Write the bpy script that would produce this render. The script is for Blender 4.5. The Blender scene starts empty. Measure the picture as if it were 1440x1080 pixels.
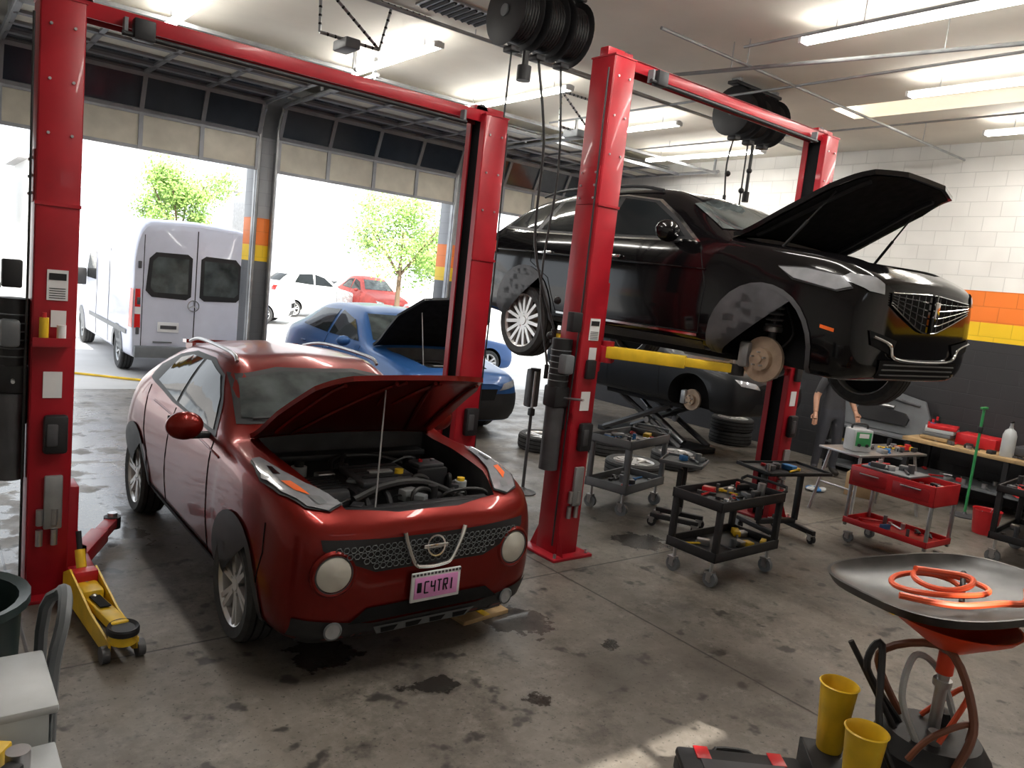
import bpy,bmesh,math,random
from math import pi,sin,cos,radians
from mathutils import Vector,Matrix,Euler
from mathutils.bvhtree import BVHTree
random.seed(3)
S=bpy.context.scene
V=Vector
# ------------------------------------------------------------ materials
MC={}
def mat(name,col,rough=.5,metal=0,coat=0,emit=0,noise=.12,ns=6,bump=0,trans=0,alpha=1,spec=.5):
    if name in MC: return MC[name]
    m=bpy.data.materials.new(name);m.use_nodes=True
    nt=m.node_tree;b=nt.nodes['Principled BSDF']
    c=(*col,1)
    b.inputs['Roughness'].default_value=rough;b.inputs['Metallic'].default_value=metal
    b.inputs['Coat Weight'].default_value=coat;b.inputs['Coat Roughness'].default_value=.03
    b.inputs['Specular IOR Level'].default_value=spec
    b.inputs['Transmission Weight'].default_value=trans;b.inputs['Alpha'].default_value=alpha
    tc=nt.nodes.new('ShaderNodeTexCoord');n=nt.nodes.new('ShaderNodeTexNoise')
    n.inputs['Scale'].default_value=ns;n.inputs['Detail'].default_value=5
    nt.links.new(tc.outputs['Object'],n.inputs['Vector'])
    mr=nt.nodes.new('ShaderNodeMapRange');mr.inputs['From Min'].default_value=.3;mr.inputs['From Max'].default_value=.7
    mr.inputs['To Min'].default_value=1-noise;mr.inputs['To Max'].default_value=1+noise
    nt.links.new(n.outputs['Fac'],mr.inputs['Value'])
    vm=nt.nodes.new('ShaderNodeVectorMath');vm.operation='SCALE';vm.inputs[0].default_value=col
    nt.links.new(mr.outputs[0],vm.inputs['Scale']);nt.links.new(vm.outputs[0],b.inputs['Base Color'])
    if emit:
        b.inputs['Emission Color'].default_value=c;b.inputs['Emission Strength'].default_value=emit
    if bump:
        bp=nt.nodes.new('ShaderNodeBump');bp.inputs['Strength'].default_value=bump;bp.inputs['Distance'].default_value=.01
        nt.links.new(n.outputs['Fac'],bp.inputs['Height']);nt.links.new(bp.outputs[0],b.inputs['Normal'])
    MC[name]=m;return m
RED=mat('lift_red_paint',(.34,.009,.018),.38,0,.1,noise=.2,ns=3,spec=.35)
JRED=mat('metallic_red_paint',(.165,.009,.006),.28,.5,.3,noise=.04,spec=.2)
BPAINT=mat('black_car_paint',(.004,.0035,.004),.10,0,.12,noise=.05,spec=.3)
BLK=mat('black_plastic',(.018,.018,.02),.5,noise=.2,spec=.35)
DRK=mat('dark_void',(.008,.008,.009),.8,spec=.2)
RUB=mat('tire_rubber',(.035,.035,.036),.75,noise=.25,ns=20,bump=.2)
GRY=mat('grey_plastic',(.13,.14,.15),.5)
STL=mat('steel',(.45,.45,.46),.35,.9,noise=.2)
ALU=mat('alloy',(.62,.61,.60),.35,.6)
CHR=mat('chrome',(.8,.8,.8),.12,1,noise=.02)
GLS=mat('tinted_glass',(.015,.018,.020),.04,0,0,noise=.02,spec=.25)
LGL=mat('windshield_glass',(.06,.07,.07),.05,0,.1,noise=.7,ns=3,spec=.4)
LNS=mat('lamp_lens',(.40,.41,.44),.12,.4,.6,noise=.12,ns=12)
FOG=mat('lamp_round',(.58,.56,.50),.15,.2,1,noise=.1)
YEL=mat('yellow_paint',(.75,.48,.02),.4,noise=.2)
ORG=mat('orange_plastic',(.8,.13,.015),.4)
ORR=mat('orange_red_plastic',(.75,.06,.015),.35)
WHT=mat('white_paint',(.75,.75,.76),.4,noise=.04)
VWH=mat('van_white',(.58,.60,.70),.35,0,.2,noise=.03,spec=.3)
CRM=mat('door_panel_cream',(.62,.59,.50),.5,noise=.15,ns=3)
GALV=mat('galvanised_metal',(.33,.34,.35),.4,.6,noise=.2)
FRM=mat('door_frame_alu',(.25,.26,.28),.45,.4)
SKIN=mat('skin',(.48,.26,.17),.5)
TLR=mat('tail_red',(.6,.01,.01),.2,0,.5)
PNK=mat('plate_pink',(.75,.30,.62),.4)
RUST=mat('rotor_rust',(.40,.30,.22),.45,.4,noise=.3)
WOOD=mat('wood',(.4,.27,.13),.6,noise=.3)
LAMP=mat('tube_emission',(1,.97,.91),.5,emit=27,noise=0)
PRED=mat('plastic_red',(.5,.015,.02),.35)
HOSE=mat('hose_rubber',(.015,.015,.016),.45)
OHOSE=mat('hose_orange',(.75,.10,.03),.4)
GRN=mat('leaf',(.30,.46,.12),.6,noise=.5,ns=.8)
BRK=mat('bark',(.15,.1,.06),.8)
BLU=mat('blue_paint',(.02,.075,.22),.35,.1,.25,noise=.03,spec=.3)
GRYP=mat('darkgrey_engine',(.06,.06,.066),.45,noise=.3)
BAY=mat('engine_bay_dark',(.03,.03,.032),.6,noise=.4)
LGR=mat('light_grey_plastic',(.42,.44,.45),.4)
GREEN=mat('green_plastic',(.03,.25,.08),.4)
BLUE=mat('blue_cloth',(.03,.16,.4),.7)
# ------------------------------------------------------------ mesh builder
def catmull(p,n,closed=False):
    out=[];k=len(p)
    for i in range(k-1):
        a=p[max(i-1,0)];b=p[i];c=p[i+1];d=p[min(i+2,k-1)]
        for j in range(n):
            t=j/n
            out.append(.5*((2*b)+(c-a)*t+(2*a-5*b+4*c-d)*t*t+(3*b-a-3*c+d)*t*t*t))
    out.append(p[-1].copy());return out
def TR(loc=(0,0,0),rot=(0,0,0)): return Matrix.Translation(V(loc))@Euler(rot).to_matrix().to_4x4()
def aim(p,q):
    p=V(p);d=V(q)-p
    return Matrix.Translation(p)@d.to_track_quat('Z','Y').to_matrix().to_4x4(),d.length
class MB:
    def __init__(s,name): s.name=name;s.bm=bmesh.new();s.mats=[];s.M=Matrix()
    def mi(s,m):
        if m not in s.mats: s.mats.append(m)
        return s.mats.index(m)
    def raw(s,vs,fs,m,M=None,mis=None):
        T=s.M@M if M is not None else s.M
        vv=[s.bm.verts.new(T@V(v)) for v in vs];i=s.mi(m) if m else 0
        for k,f in enumerate(fs):
            try:
                ff=s.bm.faces.new([vv[j] for j in f]);ff.material_index=i if mis is None else mis[k]
            except ValueError: pass
    def tb(s,t,m,M=None):
        t.verts.index_update()
        s.raw([v.co.copy() for v in t.verts],[[v.index for v in f.verts] for f in t.faces],m,M);t.free()
    def box(s,c,d,m,rot=(0,0,0),bev=0,M=None):
        t=bmesh.new();bmesh.ops.create_cube(t,size=1);bmesh.ops.scale(t,vec=d,verts=t.verts)
        if bev: bmesh.ops.bevel(t,geom=t.edges[:],offset=bev,segments=2,affect='EDGES',profile=.5)
        X=TR(c,rot)
        s.tb(t,m,X if M is None else M@X)
    def cyl(s,p,q,r,m,r2=None,seg=20,cap=True):
        M,L=aim(p,q);r2=r if r2 is None else r2
        vs=[];fs=[]
        for z,rr in((0,r),(L,r2)):
            for i in range(seg): a=2*pi*i/seg;vs.append((rr*cos(a),rr*sin(a),z))
        for i in range(seg): j=(i+1)%seg;fs.append((i,j,seg+j,seg+i))
        if cap: fs.append(tuple(range(seg))[::-1]);fs.append(tuple(range(seg,2*seg)))
        s.raw(vs,fs,m,M)
    def tube(s,pts,r,m,n=0,seg=8):
        p=[V(x) for x in pts]
        if n: p=catmull(p,n)
        vs=[];fs=[];k=len(p);prev=None
        for i in range(k):
            d=(p[min(i+1,k-1)]-p[max(i-1,0)]).normalized()
            if prev is None:
                x=d.orthogonal().normalized()
            else:
                x=prev-d*prev.dot(d)
                x=x.normalized() if x.length>1e-6 else d.orthogonal().normalized()
            prev=x;y=d.cross(x)
            for j in range(seg):
                a=2*pi*j/seg;vs.append(p[i]+(x*cos(a)+y*sin(a))*r)
        for i in range(k-1):
            for j in range(seg):
                l=(j+1)%seg;fs.append((i*seg+j,i*seg+l,(i+1)*seg+l,(i+1)*seg+j))
        fs.append(tuple(range(seg))[::-1]);fs.append(tuple(range((k-1)*seg,k*seg)))
        s.raw(vs,fs,m)
    def lathe(s,prof,m,M=None,seg=28,closed=False):
        vs=[];fs=[];k=len(prof)
        for r,z in prof:
            for j in range(seg): a=2*pi*j/seg;vs.append((r*cos(a),r*sin(a),z))
        for i in range(k if closed else k-1):
            i2=(i+1)%k
            for j in range(seg):
                l=(j+1)%seg;fs.append((i*seg+j,i*seg+l,i2*seg+l,i2*seg+j))
        s.raw(vs,fs,m,M)
    def prism(s,poly,h,m,M=None,top=1):
        n=len(poly)
        vs=[(a,b,0) for a,b in poly]+[(a*top,b*top,h) for a,b in poly]
        fs=[tuple(range(n))[::-1],tuple(range(n,2*n))]+[(i,(i+1)%n,n+(i+1)%n,n+i) for i in range(n)]
        s.raw(vs,fs,m,M)
    def ball(s,c,r,m,sc=(1,1,1),sub=2):
        t=bmesh.new();bmesh.ops.create_icosphere(t,subdivisions=sub,radius=r);bmesh.ops.scale(t,vec=sc,verts=t.verts)
        s.tb(t,m,Matrix.Translation(V(c)))
    def tray(s,c,w,d,h,m,t=.015,rz=0):
        """open-top box, c = centre of bottom"""
        M=TR(c,(0,0,rz))
        s.box((0,0,t/2),(w,d,t),m,M=M,bev=.003)
        for sx in(1,-1): s.box((sx*(w/2-t/2),0,h/2),(t,d,h),m,M=M,bev=.003);s.box((0,sx*(d/2-t/2),h/2),(w,t,h),m,M=M,bev=.003)
    def caster(s,x,y,r=.05,m=None):
        s.cyl((x-.018,y,r),(x+.018,y,r),r,m or GRY,seg=18);s.cyl((x-.022,y,r),(x+.022,y,r),r*.4,STL,seg=10)
        s.box((x,y+.01,r*1.9),(.06,.07,.02),STL)
        for q in(1,-1): s.box((x+q*.026,y+.005,r*1.4),(.005,.045,r*1.2),STL)
    def clutter(s,x0,x1,y0,y1,z,n,seed=1):
        R=random.Random(seed)
        for k in range(n):
            x=R.uniform(x0,x1);y=R.uniform(y0,y1);a=R.uniform(0,pi);q=R.random();m=R.choice([BLK,STL,STL,GRYP,PRED,GRY,BLUE,YEL,BLK])
            if q<.35:
                L=R.uniform(.06,.14);dx,dy=cos(a)*L,sin(a)*L
                p=V((max(x0,min(x1,x-dx)),max(y0,min(y1,y-dy)),z+.014));p2=V((max(x0,min(x1,x+dx)),max(y0,min(y1,y+dy)),z+.014))
                if (p2-p).length>.03: s.cyl(p,p2,.010,m,seg=8);s.cyl(p2-V((0,0,.012)),p2+V((0,0,.012)),.022,m,seg=10)
            elif q<.6: s.cyl((x,y,z),(x,y,z+R.uniform(.03,.12)),R.uniform(.015,.035),m,seg=14)
            elif q<.85: s.box((x,y,z+.025),(R.uniform(.05,.14),R.uniform(.04,.08),.05),m,(0,0,a),.006)
            else:
                s.tube([(x+.06*cos(t),y+.05*sin(t*1.3),z+.015+.01*(i%2)) for i,t in enumerate([a+j*.9 for j in range(8)])],.008,R.choice([HOSE,PRED]),n=3)
    def done(s,loc=(0,0,0),rz=0,ang=35,parent=None,fixn=True,rot=None):
        if fixn: bmesh.ops.recalc_face_normals(s.bm,faces=s.bm.faces)
        me=bpy.data.meshes.new(s.name);s.bm.to_mesh(me);s.bm.free()
        for m in s.mats: me.materials.append(m)
        for p in me.polygons: p.use_smooth=True
        me.set_sharp_from_angle(angle=radians(ang))
        o=bpy.data.objects.new(s.name,me);S.collection.objects.link(o)
        o.location=loc;o.rotation_euler=rot if rot else (0,0,rz)
        if parent: o.parent=parent
        return o
# ------------------------------------------------------------ car body tools
def body_mesh(table,ns=5,nc=4):
    rows=catmull([V(r) for r in table],ns)
    vs=[];ring=None
    for r in rows:
        y,zb,wb,zl,wl,zm,wm,zs,ws,zr,wr,zt=r
        c=[V((0,zb)),V((wb*.7,zb)),V((wb,zb+.03)),V((wl,zl)),V((wm,zm)),V((ws,zs)),V((wr,zr)),V((wr*.55,zt-(zt-zr)*.25)),V((0,zt))]
        h=catmull(c,nc)
        full=[(max(p[0],0),p[1]) for p in h]+[(-max(p[0],0),p[1]) for p in h[-2:0:-1]]
        ring=len(full)
        vs+=[(x,y,z) for x,z in full]
    fs=[]
    for i in range(len(rows)-1):
        for j in range(ring):
            l=(j+1)%ring;fs.append((i*ring+j,i*ring+l,(i+1)*ring+l,(i+1)*ring+j))
    fs.append(tuple(range(ring))[::-1]);fs.append(tuple(range((len(rows)-1)*ring,len(rows)*ring)))
    return vs,fs
def tmpobj(vs,fs,mats,mi=0):
    me=bpy.data.meshes.new('t');b=bmesh.new();vv=[b.verts.new(v) for v in vs]
    for f in fs:
        ff=b.faces.new([vv[j] for j in f]);ff.material_index=mi
    bmesh.ops.remove_doubles(b,verts=b.verts,dist=1e-5);bmesh.ops.recalc_face_normals(b,faces=b.faces)
    b.to_mesh(me);b.free()
    for m in mats: me.materials.append(m)
    o=bpy.data.objects.new('t',me);S.collection.objects.link(o);return o
def cylcut(c,R,x0,x1,seg=40):
    vs=[(x,c[0]+R*cos(2*pi*i/seg),c[1]+R*sin(2*pi*i/seg)) for x in(x0,x1) for i in range(seg)]
    fs=[tuple(range(seg)),tuple(range(seg,2*seg))]+[(i,(i+1)%seg,seg+(i+1)%seg,seg+i) for i in range(seg)]
    return vs,fs
class Car:
    AX={'L':lambda a,b:((-4,a,b),(1,0,0)),'R':lambda a,b:((4,a,b),(-1,0,0)),'F':lambda a,b:((a,-3,b),(0,1,0)),
        'B':lambda a,b:((a,10,b),(0,-1,0)),'T':lambda a,b:((a,b,6),(0,0,-1))}
    def __init__(s,name,table,paint,wheels,R,arch_in=.6,bay=None,bayz=.5,well=DRK,az=None,ar=None):
        s.mb=MB(name);vs,fs=body_mesh(table)
        mats=[paint,well,BAY];A=tmpobj(vs,fs,mats)
        s.bvh=BVHTree.FromPolygons([v.co.copy() for v in A.data.vertices],[tuple(p.vertices) for p in A.data.polygons])
        cut=[]
        for y in wheels:
            for sg in(1,-1):
                a,b=cylcut((y,az or R+.01),ar or R+.05,sg*arch_in,sg*1.4);cut.append(tmpobj(a,b,mats,1))
        if bay:
            n=len(bay);v2=[(x,y,bayz) for x,y in bay]+[(x,y,3) for x,y in bay]
            f2=[tuple(range(n)),tuple(range(n,2*n))]+[(i,(i+1)%n,n+(i+1)%n,n+i) for i in range(n)]
            cut.append(tmpobj(v2,f2,mats,2))
        for c in cut:
            md=A.modifiers.new('b','BOOLEAN');md.object=c;md.operation='DIFFERENCE';md.solver='EXACT'
        dg=bpy.context.evaluated_depsgraph_get();me=bpy.data.meshes.new_from_object(A.evaluated_get(dg))
        for m in mats: s.mb.mi(m)
        s.mb.raw([v.co.copy() for v in me.vertices],[tuple(p.vertices) for p in me.polygons],None,mis=[p.material_index for p in me.polygons])
        for c in cut+[A]: bpy.data.objects.remove(c)
    def hit(s,ax,a,b,off=0):
        o,d=s.AX[ax](a,b);o=V(o);d=V(d)
        l,n,i,q=s.bvh.ray_cast(o,d)
        if l is None:
            l,n,i,q=s.bvh.find_nearest(o+d*3.3);
        if n.dot(d)>0:n=-n
        return l+n*off,n
    def patch(s,poly,ax,m,off=.005,st=.06,thick=0,target=None,M=None,under=None):
        t=bmesh.new();t.faces.new([t.verts.new((a,b,0)) for a,b in poly])
        bmesh.ops.triangulate(t,faces=t.faces[:])
        for k in(0,1):
            lo=min(p[k] for p in poly);hi=max(p[k] for p in poly);n=max(1,int((hi-lo)/st))
            for i in range(1,n):
                co=[0,0,0];no=[0,0,0];co[k]=lo+(hi-lo)*i/n;no[k]=1
                bmesh.ops.bisect_plane(t,geom=t.verts[:]+t.edges[:]+t.faces[:],plane_co=co,plane_no=no)
        for v in t.verts: v.co=s.hit(ax,v.co.x,v.co.y,off)[0]
        if thick:
            bmesh.ops.recalc_face_normals(t,faces=t.faces);bmesh.ops.solidify(t,geom=t.faces[:],thickness=thick)
        (target or s.mb).tb(t,m,M)
        if under: s.patch([(a*.95,b*.96+.03) for a,b in poly],ax,under,off=off-abs(thick)-.004,st=st,M=M)
    def both(s,poly,m,**k): s.patch(poly,'L',m,**k);s.patch(poly,'R',m,**k)
    def seam(s,pts,ax,m=DRK,r=.004,off=0.001,n=6):
        out=[]
        for i in range(len(pts)-1):
            for j in range(n):
                t=j/n;out.append(s.hit(ax,pts[i][0]*(1-t)+pts[i+1][0]*t,pts[i][1]*(1-t)+pts[i+1][1]*t,off)[0])
        out.append(s.hit(ax,*pts[-1],off)[0]);s.mb.tube(out,r,m,seg=6)
    def seams(s,pts,**k): s.seam(pts,'L',**k);s.seam(pts,'R',**k)
    def arch(s,y,z,r1,r2,m,a0=-20,a1=200,off=.012):
        n=18;A=[radians(a0+(a1-a0)*i/n) for i in range(n+1)]
        p=[(y+r2*cos(a),z+r2*sin(a)) for a in A]+[(y+r1*cos(a),z+r1*sin(a)) for a in A[::-1]]
        s.both(p,m,off=off,st=.05)
def mirror(poly): return [(-a,b) for a,b in poly][::-1]
def wheel(mb,c,R,w,side,n=10,rim=.72,style='double',face=ALU):
    """axis along X, side=+1/-1 outward"""
    M=Matrix.Translation(V(c))@(Matrix.Rotation(side*pi/2,4,'Y'))
    r=R*rim;h=w/2
    mb.lathe([(r,-h*.9),(R*.9,-h),(R*.98,-h*.8),(R,-h*.4),(R,h*.4),(R*.98,h*.8),(R*.9,h),(r,h*.9)],RUB,M,36)
    for k in range(3): mb.lathe([(R+.001,-h*.5+k*h*.5-.006),(R+.002,-h*.5+k*h*.5+.006)],DRK,M,36)
    mb.lathe([(r+.004,-h*.9),(r-.01,-h*.85),(r-.03,0),(r-.02,h*.7),(r,h*.86),(r+.005,h*.9)],face,M,36)
    mb.lathe([(r,-h*.3),(.02,-h*.3)],DRK,M,24)
    mb.lathe([(r*.55,-h*.05),(r*.55,-h*.1),(.01,-h*.1)],RUST,M,24)
    mb.lathe([(0.001,h*.72),(r*.16,h*.72),(r*.2,h*.6),(r*.2,h*.1)],face,M,20)
    for i in range(n):
        a=2*pi*i/n+(.13*(-1)**i if style=='double' else 0)
        sp=M@Matrix.Rotation(a,4,'Z')
        wd=r*.06 if n>11 else r*.085
        mb.raw([(r*.12,-wd*1.1,h*.66),(r*.12,wd*1.1,h*.66),(r*.98,wd,h*.82),(r*.98,-wd,h*.82),(r*.12,-wd*1.3,h*.35),(r*.12,wd*1.3,h*.35),(r*.98,wd*1.2,h*.5),(r*.98,-wd*1.2,h*.5)],
            [(0,1,2,3),(4,7,6,5),(0,4,5,1),(1,5,6,2),(2,6,7,3),(3,7,4,0)],face,sp)
    for i in range(5):
        a=2*pi*i/5;mb.cyl(M@V((r*.26*cos(a),r*.26*sin(a),h*.5)),M@V((r*.26*cos(a),r*.26*sin(a),h*.72)),.009,STL,seg=6)
def rotor(mb,c,side,r=.16):
    M=Matrix.Translation(V(c))@(Matrix.Rotation(side*pi/2,4,'Y'))
    mb.lathe([(0.001,.07),(.03,.07),(.03,.05),(r*.5,.05),(r*.52,.01),(r,.01),(r,-.02),(.01,-.02)],RUST,M,32)
    for i in range(5):
        a=2*pi*i/5;mb.cyl(M@V((.055*cos(a),.055*sin(a),.05)),M@V((.055*cos(a),.055*sin(a),.085)),.007,STL,seg=8)
    mb.box((c[0],c[1]+r*.85,c[2]+.02),(.11,.09,.2),GALV,(0,0,0),.02)
def engine(mb,w,y0,y1,z):
    """engine-bay contents filling |x|<w, y0..y1, around height z"""
    L=y1-y0
    rr=random.Random(5)
    mb.box((0,y0+L*.5,z-.12),(w*1.85,L*.92,.10),BAY,bev=.02)
    mb.box((-.02,y0+L*.52,z-.03),(w*.95,L*.46,.16),BLK,(.05,0,0),.03)
    mb.box((-.02,y0+L*.50,z+.065),(w*.7,L*.34,.04),GRYP,(.05,0,0),.015)
    for k in range(3): mb.box((-.02,y0+L*(.40+k*.1),z+.088),(w*.6,.02,.012),BLK,(.05,0,0),.003)
    mb.box((-.02,y0+L*.50,z+.09),(.16,.05,.012),LGR,(.05,0,0),.003)
    for k in range(4): mb.tube([(-.25+k*.15,y0+L*.2,z-.03),(-.25+k*.15,y0+L*.25,z+.02),(-.25+k*.15,y0+L*.36,z+.03)],.018,BLK,n=3)
    mb.box((w*.66,y0+L*.6,z-.02),(.24,.19,.2),BLK,bev=.015)
    mb.box((w*.66,y0+L*.6,z+.09),(.2,.15,.03),GRYP,bev=.01)
    mb.cyl((w*.58,y0+L*.6,z+.1),(w*.58,y0+L*.6,z+.12),.015,PRED);mb.cyl((w*.74,y0+L*.6,z+.1),(w*.74,y0+L*.6,z+.12),.015,STL)
    mb.box((-w*.72,y0+L*.45,z-.03),(.22,.34,.17),GRYP,bev=.04)
    for k in range(6): mb.box((-w*.72,y0+L*.45-.12+k*.048,z+.058),(.2,.012,.012),BLK)
    mb.cyl((-w*.72,y0+L*.82,z-.1),(-w*.72,y0+L*.82,z+.06),.05,LGR);mb.cyl((-w*.72,y0+L*.82,z+.06),(-w*.72,y0+L*.82,z+.09),.03,BLK)
    mb.cyl((w*.7,y0+L*.85,z-.05),(w*.7,y0+L*.85,z+.07),.045,BLK);mb.cyl((w*.12,y0+L*.42,z+.08),(w*.12,y0+L*.42,z+.12),.028,YEL)
    mb.cyl((w*.35,y0+L*.22,z-.02),(w*.35,y0+L*.22,z+.06),.03,BLK);mb.cyl((w*.8,y0+L*.3,z-.02),(w*.8,y0+L*.3,z+.05),.04,LGR);mb.cyl((w*.8,y0+L*.3,z+.05),(w*.8,y0+L*.3,z+.07),.025,YEL)
    mb.tube([(w*.6,y0+.1,z),(w*.3,y0+L*.3,z+.06),(-w*.2,y0+L*.26,z+.07),(-w*.6,y0+L*.2,z+.02)],.024,HOSE,n=6)
    mb.tube([(-w*.5,y0+L*.6,z+.04),(-w*.3,y0+L*.85,z+.09),(w*.2,y0+L*.85,z+.10),(w*.5,y0+L*.75,z+.06)],.016,HOSE,n=6)
    mb.box((0,y0+.05,z+.01),(w*1.7,.07,.03),BLK,bev=.008)
    mb.box((0,y1-.06,z+.09),(w*1.9,.12,.04),BLK,bev=.01)
    for k in range(24):
        a=V((rr.uniform(-w*.9,w*.9),rr.uniform(y0+.08,y1-.1),z+rr.uniform(-.06,.07)));b=a+V((rr.uniform(-.3,.3),rr.uniform(-.2,.2),rr.uniform(-.06,.06)));b.x=max(-w*.92,min(w*.92,b.x));b.y=max(y0+.05,min(y1-.08,b.y));b.z=min(b.z,z+.08)
        mb.tube([a-V((0,0,.1)),a,(a+b)/2+V((0,0,.03)),b,b-V((0,0,.12))],rr.choice([.006,.010,.015]),rr.choice([BLK,HOSE,HOSE,GRY]),n=4)
    for k in range(26):
        mb.box((rr.uniform(-w*.88,w*.88),rr.uniform(y0+.1,y1-.15),z-.04+rr.uniform(0,.07)),(rr.uniform(.04,.12),.07,.07),rr.choice([BLK,STL,GRYP,GALV,GRY,BLK]),(0,0,rr.random()),.01)
# ------------------------------------------------------------ red SUV (hood open)
def red_suv():
    T=[(.07,.36,.42,.44,.52,.60,.54,.74,.50,.80,.42,.82),
    (.11,.25,.61,.40,.70,.62,.705,.80,.66,.86,.54,.89),
    (.21,.22,.74,.42,.82,.66,.82,.89,.77,.94,.61,.96),
    (.42,.22,.80,.45,.875,.70,.87,.965,.82,1.01,.66,1.02),
    (.83,.24,.82,.45,.885,.75,.885,1.02,.84,1.06,.69,1.07),
    (1.2,.25,.80,.45,.865,.75,.875,1.03,.83,1.08,.70,1.11),
    (1.38,.25,.80,.45,.855,.75,.865,1.04,.82,1.14,.68,1.18),
    (1.9,.25,.80,.45,.855,.75,.86,1.05,.80,1.43,.59,1.51),
    (2.3,.25,.80,.45,.855,.75,.86,1.07,.80,1.48,.58,1.56),
    (2.9,.26,.80,.45,.86,.76,.875,1.10,.80,1.46,.56,1.55),
    (3.34,.28,.80,.5,.885,.8,.885,1.13,.80,1.40,.53,1.49),
    (3.72,.30,.76,.5,.86,.8,.865,1.09,.77,1.28,.52,1.36),
    (3.98,.34,.66,.5,.77,.8,.77,1.0,.68,1.07,.5,1.12),
    (4.1,.42,.50,.52,.6,.72,.62,.88,.56,.92,.4,.94)]
    hood=[(-.44,.24),(-.2,.18),(.2,.18),(.44,.24),(.56,.48),(.63,.9),(.66,1.30),(-.66,1.30),(-.63,.9),(-.56,.48)]
    bay=[(-.50,.20),(-.2,.145),(.2,.145),(.50,.20),(.59,.46),(.62,.9),(.61,1.27),(-.61,1.27),(-.62,.9),(-.59,.46)]
    c=Car('suv',T,JRED,(.83,3.36),.334,.62,bay,.72)
    mb=c.mb
    for y in(.83,3.36):
        for s in(1,-1): wheel(mb,(s*.782,y,.334),.336,.215,s,12)
        c.arch(y,.34,.383,.435,BLK)
    c.both([(1.50,1.06),(1.72,1.25),(1.95,1.40),(2.3,1.475),(2.8,1.46),(3.2,1.38),(3.42,1.26),(3.36,1.16),(2.6,1.09),(2.0,1.07)],BLK,off=.004)
    c.both([(1.60,1.09),(1.80,1.27),(2.0,1.39),(2.32,1.445),(2.42,1.44),(2.44,1.11),(2.0,1.09)],GLS,off=.009)
    c.both([(2.50,1.11),(2.48,1.435),(2.8,1.425),(3.04,1.37),(3.12,1.17)],GLS,off=.009)
    c.patch([(-.70,1.16),(0,1.19),(.70,1.16),(.61,1.42),(.3,1.475),(-.3,1.475),(-.61,1.42)],'F',BLK,off=.004)
    c.patch([(-.66,1.19),(0,1.215),(.66,1.19),(.58,1.40),(.28,1.45),(-.28,1.45),(-.58,1.40)],'F',LGL,off=.009)
    c.patch([(-.5,1.12),(.5,1.12),(.44,1.38),(-.44,1.38)],'B',GLS,off=.009)
    for sx in(1,-1):
        mb.tube([(sx*.60,1.42,1.20),(sx*.3,1.36,1.215),(-.0*sx,1.35,1.22)],.008,BLK,n=4)
        A_='R' if sx>0 else 'L'
        for p in([(1.42,.34),(1.44,.7),(1.5,1.04)],[(2.47,.36),(2.47,1.07)],[(1.44,.36),(2.47,.36),(3.0,.37)],[(3.02,.4),(2.98,.62),(3.1,.78),(3.22,1.12)],[(.44,.50),(.40,.68),(.42,.84)]):
            c.seam(p,A_)
        c.seam([(1.3,.98),(2.2,1.0),(3.0,1.03)],A_,m=JRED,r=.008,off=0)
        mb.ball((sx*.97,1.62,1.12),.125,JRED,(.95,.55,.75),3);mb.box((sx*.87,1.64,1.05),(.14,.06,.04),BLK,bev=.01)
        mb.box((sx*.985,1.685,1.12),(.15,.01,.11),GLS,bev=.004)
        mb.box((sx*.885,2.28,.93),(.03,.17,.03),JRED,bev=.012)
        mb.tube([(sx*.55,1.95,1.50),(sx*.545,2.1,1.545),(sx*.53,2.9,1.545),(sx*.50,3.3,1.48)],.014,STL,n=5)
    c.both([(1.28,.24),(2.95,.26),(2.9,.36),(1.3,.34)],BLK,off=.012)
    mb.prism([(-.50,0),(.50,0),(.46,.26),(-.46,.26)],.03,JRED,TR((0,3.42,1.45),(-.10,0,0)))
    for sx in(1,-1): mb.box((sx*.44,3.50,1.42),(.03,.2,.07),JRED)
    for f in(lambda p:p,mirror):
        c.patch(f([(.46,.86),(.66,.84),(.66,1.02),(.5,1.02)]),'B',TLR,off=.01)
        HL=[(.52,.235),(.60,.205),(.70,.26),(.78,.42),(.81,.62),(.785,.88),(.735,.90),(.69,.66),(.63,.46),(.56,.33)]
        c.patch(f([(a+(.012 if a>.66 else -.008),b-.006) for a,b in HL]),'T',BLK,off=.010,st=.03)
        c.patch(f(HL),'T',LNS,off=.016,st=.03)
        c.patch(f([(.655,.33),(.72,.40),(.75,.52),(.70,.50)]),'T',ORG,off=.020,st=.03)
        c.patch(f([(.59,.25),(.64,.25),(.67,.33),(.61,.31)]),'T',GRY,off=.020,st=.03)
        c.patch(f([(.72,.60),(.755,.62),(.75,.74),(.725,.72)]),'T',CHR,off=.020,st=.03)
    c.patch([(-.66,.765),(-.58,.715),(-.36,.62),(.36,.62),(.58,.715),(.66,.765),(.67,.82),(.30,.805),(0,.80),(-.30,.805),(-.67,.82)],'F',BLK,off=.006,st=.04)
    for i in range(-15,16):
        for j in range(4):
            x=i*.040+(.020 if j%2 else 0);z=.655+j*.035
            if abs(x)>.60 or z<.62+max(0,abs(x)-.34)*.45+.02: continue
            p,n=c.hit('F',x,z,.010)
            t=[p+V((.018*cos(a),0,.017*sin(a))) for a in [k*pi/3 for k in range(7)]]
            mb.tube(t,.003,GRY,seg=4)
    P=lambda x,z,o=.02:c.hit('F',x,z,o)[0]
    for sx in(1,-1):
        mb.tube([P(sx*.20,.82),P(sx*.18,.76),P(sx*.13,.65),P(sx*.10,.62)],.013,CHR,n=4)
    mb.tube([P(-.10,.62),P(0,.61),P(.10,.62)],.013,CHR,n=3)
    e=P(0,.735,.03);Me=TR(e,(radians(80),0,0))
    mb.lathe([(.052,-.008),(.062,-.008),(.062,.008),(.052,.008)],CHR,Me,32,True)
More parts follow.
